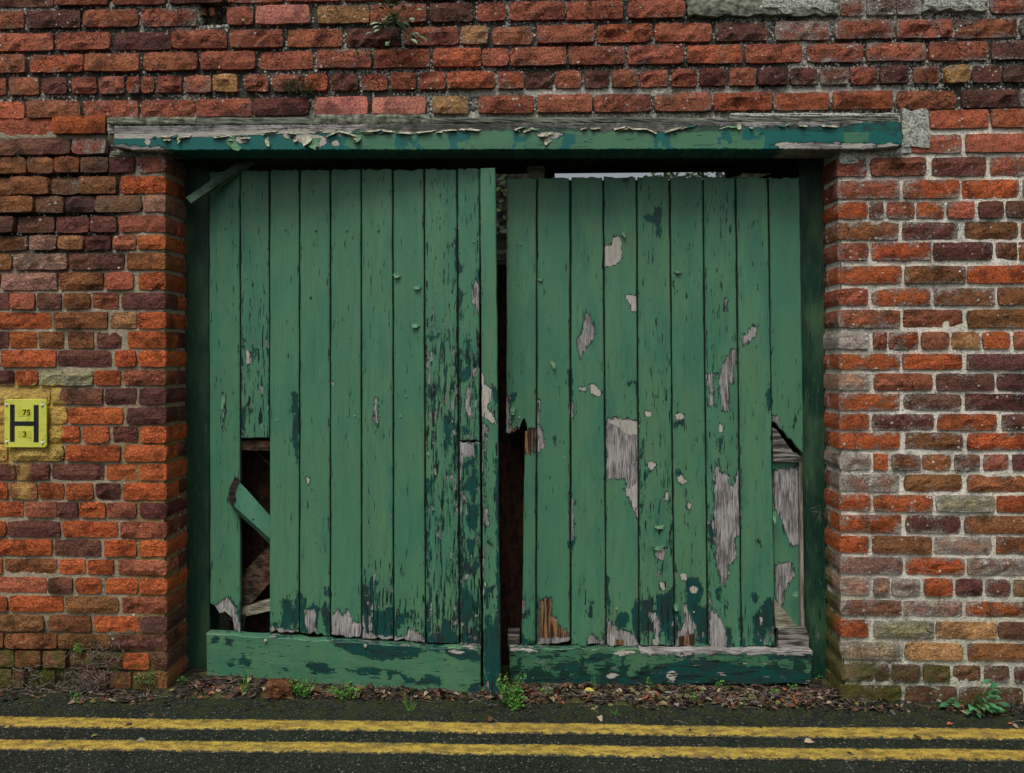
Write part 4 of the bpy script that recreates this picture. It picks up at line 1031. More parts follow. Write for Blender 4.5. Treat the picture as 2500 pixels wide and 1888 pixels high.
for a, b, y0, y1 in ((390, 425, 330, 334), (432, 470, 336, 330), (520, 560, 334, 330), (560, 575, 338, 342), (585, 612, 335, 336), (640, 680, 322, 318), (700, 730, 320, 326),
                     (790, 830, 334, 318), (830, 880, 318, 334), (860, 885, 334, 344), (885, 930, 322, 316), (930, 960, 316, 320), (960, 1010, 322, 324), (1012, 1060, 322, 318), (1062, 1080, 322, 320),
                     (1080, 1120, 317, 315), (1120, 1180, 313, 317), (1256, 1272, 313, 320), (1275, 1298, 322, 314), (1500, 1530, 314, 308), (1530, 1550, 308, 315), (1550, 1585, 313, 314), (1585, 1605, 316, 325),
                     (1620, 1665, 322, 308), (1415, 1432, 315, 311), (1440, 1460, 311, 313), (1800, 1806, 308, 316), (1830, 1840, 310, 312), (1950, 1970, 305, 307), (2000, 2040, 305, 308)):
    FL.append((( a + b) / 2, (y0 + y1) / 2, (b - a), 9, math.atan2(y0 - y1, b - a), 1.7, 'flake_cream' if a < 1100 or a > 1500 else 'flake_cream'))
FL += [(560, 336, 26, 44, 0.7, 0.6, 'flake_green'), (748, 333, 28, 30, 0.2, 1.0, 'flake_cream'), (770, 338, 34, 34, -0.2, 0.7, 'flake_green'), (438, 332, 10, 22, 0.1, 0.8, 'flake_cream'),
       (870, 334, 26, 20, 0.5, 1.1, 'flake_green'), (1342, 340, 12, 20, -0.6, 0.7, 'flake_cream'), (1330, 326, 40, 12, 0.15, 1.3, 'flake_cream'), (410, 336, 20, 14, 0.0, 1.4, 'flake_cream'), (720, 340, 14, 10, 0.4, 1.0, 'flake_cream'),
       (1803, 302, 10, 16, 0.1, 0.5, 'flake_cream'), (650, 338, 12, 26, 0.3, .7, 'flake_cream')]
for k in range(34):
    px_ = random.uniform(300, 2000); py_ = float(np.interp(px_, [300, 500, 640, 790, 900, 1100, 1400, 1600, 1660, 2000], [334, 334, 324, 322, 320, 316, 313, 318, 310, 306]))
    FL.append((px_, py_ + random.uniform(-3, 3), random.uniform(10, 34), random.uniform(3, 8), random.uniform(-.5, .5), random.uniform(.8, 1.8), random.choice(['flake_cream', 'flake_cream', 'flake_green', 'flake_teal'])))
for f in FL: flake(*f[:6], M[f[6]], lint, YL - 0.001)

# --- frame posts
def post_dirt(px, py): return 0.10 + 0.25 * sm(1300, 1600, py)
lp = tag(board('gate_post', (446, 372), (511, 372), (511, 1668), (452, 1668), 0.185, 0.10, M['deep_green'], None, flk=lambda x, y: 0.15 + 0.15 * sm(1200, 1500, y), hue=0.0, dirt=post_dirt),
         'dark green timber post against the left brick jamb', 'gate post')
rp = tag(board('gate_post', (1950, 372), (2022, 372), (2032, 1670), (1957, 1670), 0.165, 0.10, M['deep_green'], None, flk=lambda x, y: 0.18 + 0.25 * sm(1000, 1500, y), hue=0.0, dirt=post_dirt),
         'dark green timber post against the right brick jamb', 'gate post')

# --- left leaf, standing a little open so that its free edge comes forward
leafL = thing('gate_leaf', 'left green plank gate leaf with a plank snapped off low down', 'gate', (float(W(512, 1600, .15)[0]), 0.15, 0.03), group=None)
def yL(px, py=None): return 0.150 - (np.asarray(px, float) - 510) / 665.0 * 0.125
def attach(o, p):      # keep the world place when parenting to a thing that is not at the origin
    o.location = Vector(o.location) - Vector(p.location)
    return o
def LB(*a, **k):
    return attach(board('board', *a, parent=leafL, **k), leafL)
rot_b = lambda sd, a: rag(sd, a, 12, 0.1)
lowdirt = lambda x, y: 0.18 * sm(1450, 1560, y)
tops = 414
Ls = [((509.5, tops + 6), (585, tops + 4), (587, 1546), (511.5, 1543)), ((586.5, tops + 3), (656.5, tops + 2), (657.5, 1069), (588, 1070)),
      ((658.5, tops + 1), (730.5, tops), (730, 1549), (657.5, 1546)), ((732, tops), (805.5, tops), (806, 1555), (731.5, 1551)),
      ((807, tops), (880.5, tops - 1), (882.5, 1560), (807.5, 1555)), ((882.5, tops - 1), (957.5, tops - 1), (960.5, 1564), (884, 1560)),
      ((959.5, tops), (1034.5, tops), (1038.5, 1572), (962, 1566)), ((1036.5, tops - 1), (1114.5, tops - 1), (1121, 1577), (1040, 1573)),
      ((1116.5, tops - 2), (1171, tops - 2), (1171.5, 1076), (1120.5, 1076)), ((1121.5, 1080), (1172.5, 1080), (1176, 1584), (1123.5, 1580))]
Fk = [0.22, lambda x, y: 0.25 + 0.45 * sm(600, 900, y), 0.12, 0.16, 0.12, lambda x, y: 0.18 + 0.5 * sm(1300, 1450, y), lambda x, y: 0.16 + 0.3 * sm(1400, 1550, y), lambda x, y: 0.42 + 0.38 * sm(600, 900, y), lambda x, y: 0.35 + 0.45 * sm(700, 900, y), 0.75]
pad = [0, 0.004, 0, 0.002, 0.001, 0, 0.002, 0.001, 0.003, 0.002]
for i, q in enumerate(Ls):
    yo = pad[i]
    kw = dict(flk=(lambda f: (lambda x, y: (f(x, y) if callable(f) else f) + 0.0 * x))(Fk[i]), dirt=lowdirt)
    if i == 0: kw['bot'] = poly_line([(0, -70), (.2, -60), (.3, -45), (.5, -50), (.75, -35), (.8, -6), (1, 0)]); kw['lich'] = lambda x, y: 0.75 * sm(38, 8, np.hypot(x - 548, (y - 1505) * 0.8)); kw['label'] = 'lichen crusted board at the hinge side'
    elif i in (1, 8): kw['bot'] = rag(i, 1.5, 6, 1)
    else: kw['bot'] = rot_b(i, 9 if i in (2, 3, 6, 9) else 6)
    kw['top'] = rag(50 + i, 3, 8, 1)
    if i == 1: kw['label'] = 'board sawn off short above an open hole'
    if i == 9: kw['label'] = 'short patching board, badly flaked'
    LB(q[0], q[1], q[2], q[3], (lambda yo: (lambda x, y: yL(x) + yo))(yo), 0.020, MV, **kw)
attach(board('closing_stile', (1172.5, 411), (1209, 410), (1222, 1701), (1181, 1704), lambda x, y: yL(x) - 0.022, 0.055, MV, leafL, flk=lambda x, y: 0.22 + 0.35 * sm(850, 1000, y), dirt=0.05,
             hue=lambda x, y: 0.55 * sm(1480, 1560, y), bot=rag(5, 4, 5, 1)), leafL)
attach(board('bottom_rail', (503, 1547), (1173, 1587), (1173, 1706), (505, 1656), lambda x, y: yL(x) - 0.030, 0.045, MH, leafL, flk=0.40, dirt=lambda x, y: 0.22 * sm(1620, 1690, y),
             bot=rag(9, 5, 26, 1), top=rag(10, 2.5, 30, 1), lich=lambda x, y: 0.55 * sm(600, 540, x) * sm(1562, 1550, y)), leafL)
def mb_attach(m, name, mat, leaf, **k):
    o = m.build(name, mat, leaf, **k); o.location = Vector((0, 0, 0)) - Vector(leaf.location); return o
for (cx, cy) in ((648, 1565), (892, 1578)):
    X, Z = W(cx, cy, float(yL(cx)) - 0.034); y = float(yL(cx)) - 0.034
    m_ = MB(); m_.tube([(X, y + .012, Z), (X, y + .003, Z), (X, y - .003, Z), (X, y - .007, Z)], 0.009, 0.004, 8)
    mb_attach(m_, 'bolt_head', M['metal'], leafL)
# ledges and brace behind the boards
for (a, b, c, d) in ((516, 1176, 1074, 1100), (516, 1176, 600, 640)):
    for nm in ('ledge',):
        xa, za = W(a, c, 0.18); xb, zb_ = W(b, d, 0.18)
        m_ = MB(); y1 = float(yL(a)) + .024; y2 = float(yL(b)) + .024
        m_.add([(xa, y1, za), (xb, y2, za), (xb, y2, zb_), (xa, y1, zb_), (xa, y1 + .035, za), (xb, y2 + .035, za), (xb, y2 + .035, zb_), (xa, y1 + .035, zb_)],
               [(0, 3, 2, 1), (4, 5, 6, 7), (0, 1, 5, 4), (3, 7, 6, 2), (0, 4, 7, 3), (1, 2, 6, 5)])
        mb_attach(m_, nm, M['rot_wood'], leafL)
# tongues closing the joints from behind
def tongue(xt, yt, xb, yb, leaf, yf):
    V = []
    for px_, py_ in ((xt, yt), (xb, yb)):
        for dx in (-4, 4):
            y = float(yf(px_, py_)) + 0.011; X, Z = W(px_ + dx, py_, y); V += [(float(X), y, float(Z)), (float(X), y + 0.006, float(Z))]
    m_ = MB(); m_.add(V, [(0, 2, 6, 4), (1, 5, 7, 3), (0, 4, 5, 1), (2, 3, 7, 6), (0, 1, 3, 2), (4, 6, 7, 5)])
    mb_attach(m_, 'tongue', M['tongue'], leaf)
M['tongue'] = simple_mat('dark_joint_timber', lin(14, 20, 16), lin(34, 46, 36), 60)
for xt, xb in ((731.3, 730.7), (806.2, 806.7), (881.5, 883.2), (958.5, 961.2), (1035.5, 1039.2), (1115.5, 1122.2)): tongue(xt, tops + 6, xb, 1535, leafL, yL)
tongue(657.5, tops + 6, 657.6, 1065, leafL, yL); tongue(585.8, tops + 8, 587.5, 1062, leafL, yL)
# nails: small raised heads under the paint
def nail(cx, cy, leaf, yf, r=0.0045, mat='metal'):
    y = float(yf(cx, cy)); X, Z = W(cx, cy, y)
    m_ = MB(); m_.tube([(X, y + .004, Z), (X, y - .0015, Z), (X, y - .003, Z)], r, r * 0.6, 7)
    mb_attach(m_, 'nail_head', M[mat], leaf)
for cx, cy in ((550, 558), (697, 561), (771, 562), (847, 563), (924, 562), (758, 725)): nail(cx, cy, leafL, yL, 0.007, 'flake_green')
for cx, cy in ((676, 1026), (866, 1016), (977, 1017), (1105, 1030), (1156, 591), (1163, 1504), (992, 968)): nail(cx, cy, leafL, yL, 0.004)

# --- right leaf
YR = 0.115
leafR = thing('gate_leaf', 'right green plank gate leaf with bare grey patches and broken planks', 'gate', (float(W(1955, 1600, YR)[0]), YR, 0.03))
def yR(x, y=None): return YR + 0.0 * np.asarray(x, float)
def RB(*a, **k): return attach(board('board', *a, parent=leafR, **k), leafR)
tR = 434
Rq = [((1312, tR), (1391, tR), (1392, 1571), (1310.5, 1578)), ((1394, tR - 1), (1472, tR - 1), (1479, 1578), (1395, 1578)), ((1474, tR - 2), (1553.5, tR - 2), (1560, 1580), (1481, 1580)),
      ((1555.5, tR - 2), (1634, tR - 2), (1646, 1580), (1562, 1580)), ((1636, tR - 2), (1715.5, tR - 1), (1727.5, 1583), (1648, 1582)), ((1717.5, tR - 1), (1795, tR - 1), (1810, 1586), (1729.5, 1584)),
      ((1797.5, tR), (1874.5, tR), (1893, 1580), (1812, 1582))]
FkR = [0.12, 0.16, 0.12, lambda x, y: 0.34 + 0.1 * sm(900, 1300, y), 0.28, lambda x, y: 0.38 * (1 - 0.6 * sm(1760, 1790, x)) + 0.1, lambda x, y: 0.16 + 0.3 * sm(1450, 1550, y)]
for i, q in enumerate(Rq):
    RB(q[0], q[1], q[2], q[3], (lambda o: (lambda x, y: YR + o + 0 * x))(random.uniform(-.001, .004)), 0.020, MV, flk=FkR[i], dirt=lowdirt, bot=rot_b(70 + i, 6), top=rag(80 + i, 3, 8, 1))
for xt, xb in ((1392.5, 1393.5), (1473, 1480), (1554.5, 1561), (1635, 1647), (1716.5, 1728.5), (1796.2, 1811), (1875.8, 1884)): tongue(xt, tR + 6, xb, 1560 if xt < 1870 else 1015, leafR, yR)
tongue(1311, tR + 6, 1309, 1560, leafR, yR)
# first board: whole above, broken away below leaving a sliver
RB((1236, 436), (1310, 435), (1309, 1046), (1235, 1062), lambda x, y: YR + 0.003 + 0 * x, 0.020, MV, flk=0.2, top=rag(3, 3, 8, 1),
   bot=poly_line([(0, -6), (.1, 2), (.2, -8), (.28, 4), (.36, -14), (.42, 0), (.5, -20), (.6, -34), (.68, -20), (.75, 20), (1, 25)]), label='board broken off in splinters half way down',
   extra={'bare': lambda x, y: np.clip((y - 1040 - 14 * vn(x / 5, x * 0, 3)) / 22, -1, 1)})
RB((1280.5, 1058), (1309, 1062), (1307.5, 1577), (1272.5, 1577), lambda x, y: YR + 0.003 + 0 * x, 0.020, MV, flk=0.2, top=rag(4, 8, 5, 1), bot=rag(6, 4, 5, 1), label='narrow sliver left of a broken board')
# last board: snapped on the slant
RB((1877, tR), (1953, tR), (1963, 1108), (1884, 1026), lambda x, y: YR + 0.004 + 0 * x, 0.020, MV, flk=lambda x, y: 0.14 + 0.3 * sm(900, 1050, y), top=rag(14, 3, 8, 1), bot=rag(15, 3, 8, 1), label='board snapped off on a slant near the post',
   extra={'bare': lambda x, y: np.where(x < 1900, np.clip((y - 1015) / 22, -1, 1), -1)})
attach(board('bottom_rail', (1243, 1582), (1985, 1590), (1980, 1670), (1246, 1676), YR - 0.028, 0.045, M['paint_h2'], leafR, flk=0.7, hue=lambda x, y: 0.34 + 0.22 * sm(1600, 1640, y), dirt=lambda x, y: 0.24 + 0.28 * sm(1610, 1670, y),
             bot=rag(19, 3, 26, 1), top=rag(20, 3, 40, 1), lich=lambda x, y: 0.25 * sm(1596, 1584, y),
             extra={'bare': lambda x, y: np.where(x > 1560, np.clip((1598 - y + 8 * (vn(x / 9, x * 0, 5) - .5)) / 16, -1, 1), -1)}), leafR)
# what the missing end of the last board lets you see: backing plank, brace and the rotten rail end
attach(board('backing_plank', (1884, 1100), (1950, 1106), (1956, 1540), (1892, 1536), YR + 0.030, 0.02, MV, leafR, flk=0.1, dirt=0.12,
             extra={'bare': lambda x, y: np.maximum(np.maximum(seg_sdf(x, y, [(1889, 1150), (1950, 1140), (1951, 1330), (1935, 1335), (1915, 1290), (1905, 1255), (1890, 1240)]),
                                                                seg_sdf(x, y, [(1893, 1380), (1930, 1374), (1940, 1405), (1915, 1440), (1910, 1500), (1893, 1450)])) / 22, -1)}), leafR)
def tri(name, pts, y, th, mat):
    V = [(float(W(a, b, y)[0]), y, float(W(a, b, y)[1])) for a, b in pts]; n = len(V)
    V += [(a, b + th, c) for a, b, c in V]
    Fc = [tuple(range(n))[::-1], tuple(range(n, 2 * n))] + [(k, (k + 1) % n, n + (k + 1) % n, n + k) for k in range(n)]
    o = link(name, mesh(name, V, Fc), mat, leafR); o.location = -Vector(leafR.location); return o
tri('brace', [(1886, 1044), (1896, 1050), (1918, 1080), (1936, 1104), (1960, 1118), (1957, 1130), (1888, 1127)], YR + 0.012, 0.018, M['grey_wood_h'])
tri('brace', [(1888, 1460), (1896, 1470), (1925, 1503), (1948, 1531), (1894, 1533)], YR + 0.014, 0.016, M['pale_wood'])
tri('rail_end', [(1900, 1534), (1968, 1534), (1975, 1556), (1974, 1582), (1900, 1586)], YR + 0.006, 0.04, M['grey_wood_h'])
tri('edge_strip', [(1952, 1130), (1958, 1128), (1964, 1534), (1955, 1534)], YR + 0.010, 0.03, M['grey_wood'])
for cx, cy in ((1270, 597), (1268, 1020), (1505, 1487), (1694, 1495), (1378, 1118), (1547, 1130)): nail(cx, cy, leafR, yR, 0.004)
tri('ledge', [(1240, 1542), (1268, 1542), (1268, 1582), (1240, 1582)], YR + 0.024, 0.04, M['grey_wood_h'])
for a, b in ((1080, 1112), (600, 640), (441, 470)): tri('ledge', [(1282 if a > 1000 else 1240, a), (1884, a), (1884, b), (1282 if a > 1000 else 1240, b)], YR + 0.0245, 0.03, M['dark_wood'])
# torn paint that has lifted clear of the boards
for px, py, w, h, a, c, lf, yy in ((1655, 660, 22, 10, 0.0, 1.0, leafR, YR), (1345, 880, 10, 26, .4, .7, leafR, YR), (1608, 1332, 30, 12, .2, .9, leafR, YR), (1610, 1282, 30, 10, 0, .8, leafR, YR),
                                   (1320, 560 + 120, 14, 8, 0, 1, leafR, YR), (1522, 560, 12, 24, .1, .6, leafR, YR), (1940, 1445, 16, 12, .3, .8, leafR, YR),
                                   (968, 668, 18, 12, .1, .8, leafL, float(yL(968))), (1015, 790, 22, 12, 0, .8, leafL, float(yL(1015))), (1020, 698, 22, 10, 0, .8, leafL, float(yL(1020))), (546, 965, 10, 40, 0, .6, leafL, float(yL(546))),
                                   (1250, 990, 12, 26, .2, .8, leafR, YR), (1650, 1475, 12, 16, .1, .7, leafR, YR), (1890, 1250, 8, 30, 0, .6, leafR, YR)):
    o = flake(px, py, w, h, a, c, M['flake_green'], lf, yy - 0.002); o.location = Vector(o.location) - Vector(lf.location)

# --- loose timbers
lb = MB(); M['batten'] = simple_mat('faded_green_batten', lin(54, 82, 64), lin(100, 122, 100), 50, (0.3, 1, 0.3), bump=0.4)
xa, za = W(462, 492, 0.075); xb, zb_ = W(640, 372, 0.16)
lb.bar((xa, 0.075, za), (xb, 0.16, zb_), 0.020, 0.034, up=(0, 0.35, 1), j=0.002)
tag(lb.build('loose_batten', M['batten'], None), 'thin grey batten hanging slantwise from the lintel at the top left of the gate', 'batten')

V = []
for (a, b) in ((571, 1169), (579, 1172), (600, 1193), (657, 1257), (700, 1302), (700, 1355), (657, 1313), (600, 1262), (574, 1238), (561, 1219), (562, 1195)):
    y = 0.098 + (a - 560) / 140 * 0.10
    X, Z = W(a, b, y); V.append((float(X), y, float(Z)))
n = len(V); V += [(a - 0.012, b + 0.022, c - 0.020) for a, b, c in V]
Fc = [tuple(range(n))[::-1], tuple(range(n, 2 * n))] + [(k, (k + 1) % n, n + (k + 1) % n, n + k) for k in range(n)]
z_ = np.zeros(2 * n); bare = np.full(2 * n, -1.0)
sp_ = thing('snapped_plank', 'pale green snapped plank poking out slantwise through the hole in the left gate leaf', 'plank', (0, 0, 0))
me = mesh('face', V, Fc, {'bare': bare, 'under': bare, 'prim': bare, 'rot': z_, 'flk': z_ + 0.3, 'hue': z_, 'dirt': z_, 'lich': z_})
link('face', me, M['paint_fresh'], sp_)
def slip(name, pts, th, dy, mat):
    V = [(float(W(a, b, 0.098 + (a - 560) / 140 * 0.10 + dy)[0]), 0.098 + (a - 560) / 140 * 0.10 + dy, float(W(a, b, 0.098 + (a - 560) / 140 * 0.10 + dy)[1])) for a, b in pts]; n = len(V)
    V += [(a, b + th, c) for a, b, c in V]
    Fc = [tuple(range(n))[::-1], tuple(range(n, 2 * n))] + [(k, (k + 1) % n, n + (k + 1) % n, n + k) for k in range(n)]
    return link(name, mesh(name, V, Fc, {'bare': np.full(2 * n, -1.), 'under': np.full(2 * n, -1.), 'prim': np.full(2 * n, -1.), 'rot': np.zeros(2 * n)}), mat, sp_)
slip('end_grain', [(573, 1166), (560, 1192), (556, 1222), (567, 1234), (576, 1222), (573, 1205), (578, 1190), (584, 1177)], 0.02, -0.003, M['dark_wood'])
slip('shaded_under_edge', [(566, 1231), (575, 1237), (657, 1312), (700, 1354), (700, 1368), (655, 1325), (572, 1245)], 0.02, 0.001, M['deep_green'])  # plank's underside, its shade put into the colour as dark green

rt = MB()
def P3(px, py, y): X, Z = W(px, py, y); return (float(X), y, float(Z))
rt.bar(P3(556, 1490, 0.21), P3(700, 1330, 0.21), 0.115, 0.05, up=(0, -1, 0.1), j=0.006)
tag(rt.build('rotten_post', M['rot_wood'], None), 'dark rotten brown timber leaning inside the hole in the left gate leaf', 'timber')
sp = MB(); sp.bar(P3(585, 1492, 0.19), P3(720, 1462, 0.22), 0.03, 0.045, up=(0, 0, 1), j=0.005)
tag(sp.build('splintered_offcut', M['pale_wood'], None), 'pale splintered offcut lying in the bottom of the hole in the left leaf', 'timber')
st = MB(); st.bar(P3(590, 1545, 0.17), P3(600, 1490, 0.19), 0.012, 0.02, up=(0, 1, 0), j=0.002)
tag(st.build('short_stake', M['dark_wood'], None), 'short dark stake standing just inside the hole in the left leaf', 'stake')
st = MB(); st.bar(P3(612, 1090, 0.235), P3(690, 1160, 0.235), 0.012, 0.016, up=(0, 1, 0), j=0.001)
tag(st.build('thin_lath', M['rot_wood'], None), 'thin brown lath slanting in the dark behind the hole in the left leaf', 'lath')

# ------------------------------------------------------------------ hydrant plate
sg = thing('hydrant_sign', 'square yellow hydrant plate with black H, 75 and 3 on the wall', 'sign', (0, 0, 0))
YS = -0.016
def rrect(x0, x1, z0, z1, r, n=5):
    pts = []
    for cx, cz, a0 in ((x1 - r, z1 - r, 0), (x0 + r, z1 - r, 90), (x0 + r, z0 + r, 180), (x1 - r, z0 + r, 270)):
        for k in range(n + 1):
            a = math.radians(a0 + 90 * k / n); pts.append((cx + r * math.cos(a), cz + r * math.sin(a)))
    return pts
def plate(name, pts, y, th, mat, parent, bev=0.0008):
    n = len(pts); cx = sum(p[0] for p in pts) / n; cz = sum(p[1] for p in pts) / n
    V = []
    sh = lambda p, k: (p[0] + (cx - p[0]) * k, p[1] + (cz - p[1]) * k)
    for p in pts: q = sh(p, 0.02); V.append((q[0], y, q[1]))
    for p in pts: V.append((p[0], y + bev, p[1]))
    for p in pts: V.append((p[0], y + th, p[1]))
    Fc = [tuple(range(n))[::-1] if False else tuple(range(n))]
    for r in range(2):
        for k in range(n): Fc.append((r * n + k, (r + 1) * n + k, (r + 1) * n + (k + 1) % n, r * n + (k + 1) % n))
    Fc.append(tuple(range(2 * n, 3 * n))[::-1])
    o = link(name, mesh(name, V, Fc), mat, parent)
    bm = bmesh.new(); bm.from_mesh(o.data); bmesh.ops.recalc_face_normals(bm, faces=bm.faces); bm.to_mesh(o.data); bm.free()
    return o
x0, z1 = map(float, W(10.5, 975, YS)); x1, z0 = map(float, W(113.5, 1093, YS))
plate('plate', rrect(x0, x1, z0, z1, 0.011), YS, 0.005, M['signyellow'], sg)
def srect(a, b, c, d, dy=0.0006):
    xa, za = map(float, W(a, c, YS)); xb, zb_ = map(float, W(b, d, YS))
    return [(xa, zb_), (xb, zb_), (xb, za), (xa, za)]
hb = MB()
for a, b, c, d in ((24.5, 36, 988, 1079), (82.5, 94.5, 989, 1080), (36, 82.5, 1029, 1040)):
    q = srect(a, b, c, d); hb.box((q[0][0], YS - 0.0008, q[0][1]), (q[1][0], YS + 0.0002, q[2][1]))
hb.build('letter', M['signblack'], sg)
n_ = NT('number_tab'); M['signtab'] = n_.done((*lin(196, 196, 70), 1), 0.5)
for a, b, c, d in ((44, 76, 999, 1017), (44, 76, 1052, 1069)):
    q = srect(a, b, c, d); tb = MB(); tb.box((q[0][0], YS - 0.0007, q[0][1]), (q[1][0], YS + 0.0002, q[2][1])); tb.build('number_tab', M['signtab'], sg)
def text(s, a, b, c, d, mat, parent, y):
    cu = bpy.data.curves.new('number', 'FONT'); cu.body = s; cu.size = 1; cu.extrude = 0.02; cu.resolution_u = 4; cu.offset = 0.012
    ob = bpy.data.objects.new('number', cu); COL.objects.link(ob)
    dg = bpy.context.evaluated_depsgraph_get(); me = bpy.data.meshes.new_from_object(ob.evaluated_get(dg))
    bpy.data.objects.remove(ob)
    P = np.array([v.co[:] for v in me.vertices]); lo = P.min(0); hi = P.max(0)
    xa, za = map(float, W(a, c, y)); xb, zb_ = map(float, W(b, d, y))
    for v, p in zip(me.vertices, P):
        v.co = (xa + (p[0] - lo[0]) / (hi[0] - lo[0]) * (xb - xa), y - (p[2] - lo[2]) / (hi[2] - lo[2]) * 0.0006, zb_ + (p[1] - lo[1]) / (hi[1] - lo[1]) * (za - zb_))
    me.materials.clear(); me.name = 'number'
    return link('number', me, mat, parent)
text('75', 55.5, 74, 1000.5, 1014.5, M['signblack'], sg, YS - 0.0009)
text('3', 56, 64.5, 1053.5, 1067, M['signblack'], sg, YS - 0.0009)
for a, c in ((15.5, 988.5), (103.5, 989.5), (16.5, 1079), (103.5, 1081)):
    X, Z = map(float, W(a, c, YS)); m_ = MB()
    m_.tube([(X, YS + .002, Z), (X, YS - .001, Z), (X, YS - .004, Z), (X, YS - .005, Z)], 0.0072, 0.004, 12); m_.build('screw_cap', M['signpale'], sg)
    m_ = MB(); m_.box((X - .0015, YS - .0006, Z + .006), (X + .0015, YS + .0004, Z + .0125)); m_.build('slot', M['signblack'], sg)

# ------------------------------------------------------------------ ground, road, double yellow lines
def gh(x, y):
    """road surface height near the wall: nearly flat, a little worn"""
    return (fbm(np.asarray(x) * 2.2, np.asarray(y) * 2.2, 61, 3) - 0.5) * 0.012 * sm(6, 3, np.abs(x)) * sm(3.2, 1, np.abs(np.asarray(y)))
def sheet(name, xs, ys, hf, mat, attrs=None, knd='structure'):
    Xg, Yg = np.meshgrid(xs, ys, indexing='ij'); Z = hf(Xg, Yg)
    V = np.stack([Xg, Yg, Z], -1).reshape(-1, 3); m = len(ys)
    Fc = [(i * m + j, (i + 1) * m + j, (i + 1) * m + j + 1, i * m + j + 1) for i in range(len(xs) - 1) for j in range(m - 1)]
    at = attrs(V) if attrs else None
    o = link(name, mesh(name, V, Fc, at, True), mat); kind(o, knd); return o
def asphalt():
    n = NT('old_asphalt')
    v = n.voro(210, out='Color'); vs = n.sep(v)
    c = n.mix(n.mr(n.noise(5, 4), 0.35, 0.65), (*lin(16, 22, 16), 1), (*lin(28, 35, 27), 1))
    c = n.mix(n.mr(vs[0], 0.6, 0.95), c, (*lin(50, 57, 46), 1))
    c = n.mix(n.mr(vs[1], 0.955, 0.99), c, (*lin(110, 112, 96), 1))
    c = n.mix(n.mr(n.noise(60, 4), 0.5, 0.72, 0, 0.8), c, (*lin(14, 18, 15), 1))
    c = n.mix(n.mr(n.noise(2.6, 4, vec=n.vadd(n.pos, (2, 3, 0))), 0.52, 0.68, 0, 0.5), c, (*lin(34, 44, 26), 1))
    py_ = n.sep(n.pos)[1]
    near = n.mr(py_, -0.50, -0.06)
    mm = n.mr(n.math('ADD', n.noise(14, 6, 0.7), n.math('MULTIPLY', near, 0.22)), 0.66, 0.78, 0, 0.8)
    c = n.mix(mm, c, n.mix(n.noise(150, 3), (*lin(16, 24, 10), 1), (*lin(58, 66, 30), 1)))
    lo = n.mr(n.math('ADD', n.noise(90, 3, 0.6), n.math('MULTIPLY', near, 0.08)), 0.70, 0.74, 0, 0.7)
    c = n.mix(lo, c, (*lin(96, 86, 66), 1))
    d = n.voro(150)
    h = n.math('ADD', n.math('MULTIPLY', d, -0.8), n.math('MULTIPLY', n.noise(40, 4), 0.6))
    return n.done(c, 0.8, n.bump(h, 0.006, 0.9), 0.22)
M['asphalt'] = asphalt()
xs = np.concatenate([np.linspace(-60, -4, 12), np.linspace(-3.6, 3.6, 121), np.linspace(4, 60, 12)])
ys = np.concatenate([np.linspace(-60, -4, 12), np.linspace(-3.5, 1.0, 76), np.linspace(1.4, 60, 12)])
sheet('road', xs, ys, gh, M['asphalt'])

def yellow():
    n = NT('worn_yellow_line')
    s = n.noise(30, 5, 0.6, vec=n.vmul(n.pos, (0.6, 1.3, 1)))
    c = n.mix(n.mr(s, 0.38, 0.66), (*lin(182, 156, 66), 1), (*lin(120, 100, 44), 1))
    rid = n.noise(16, 4, 0.6, vec=n.vadd(n.pos, n.vmul(n.noise(10, 2, col=True), 0.1)))
    rr = n.mr(n.math('ABSOLUTE', n.math('SUBTRACT', rid, 0.5)), 0.0, 0.012, 1, 0)
    c = n.mix(n.math('MULTIPLY', rr, 0.6), c, (*lin(226, 200, 96), 1))
    c = n.mix(n.mr(n.noise(105, 6, 0.85), 0.50, 0.62, 0, 0.85), c, (*lin(78, 68, 34), 1))
    c = n.mix(n.mr(n.noise(9, 5, 0.7, vec=n.vmul(n.pos, (0.7, 1.6, 1))), 0.50, 0.66, 0, 0.6), c, (*lin(108, 96, 58), 1))
    wear = n.mr(n.math('ADD', n.noise(60, 6, 0.8), n.math('MULTIPLY', n.attr('edge'), 0.30)), 0.66, 0.70)
    c = n.mix(wear, c, (*lin(44, 48, 42), 1))
    h = n.math('ADD', n.math('MULTIPLY', n.voro(150), -0.5), n.math('ADD', n.math('MULTIPLY', rr, 0.4), n.math('MULTIPLY', n.noise(40, 4), 0.5)))
    return n.done(c, 0.6, n.bump(h, 0.004, 0.8), 0.4)
M['yellow'] = yellow()
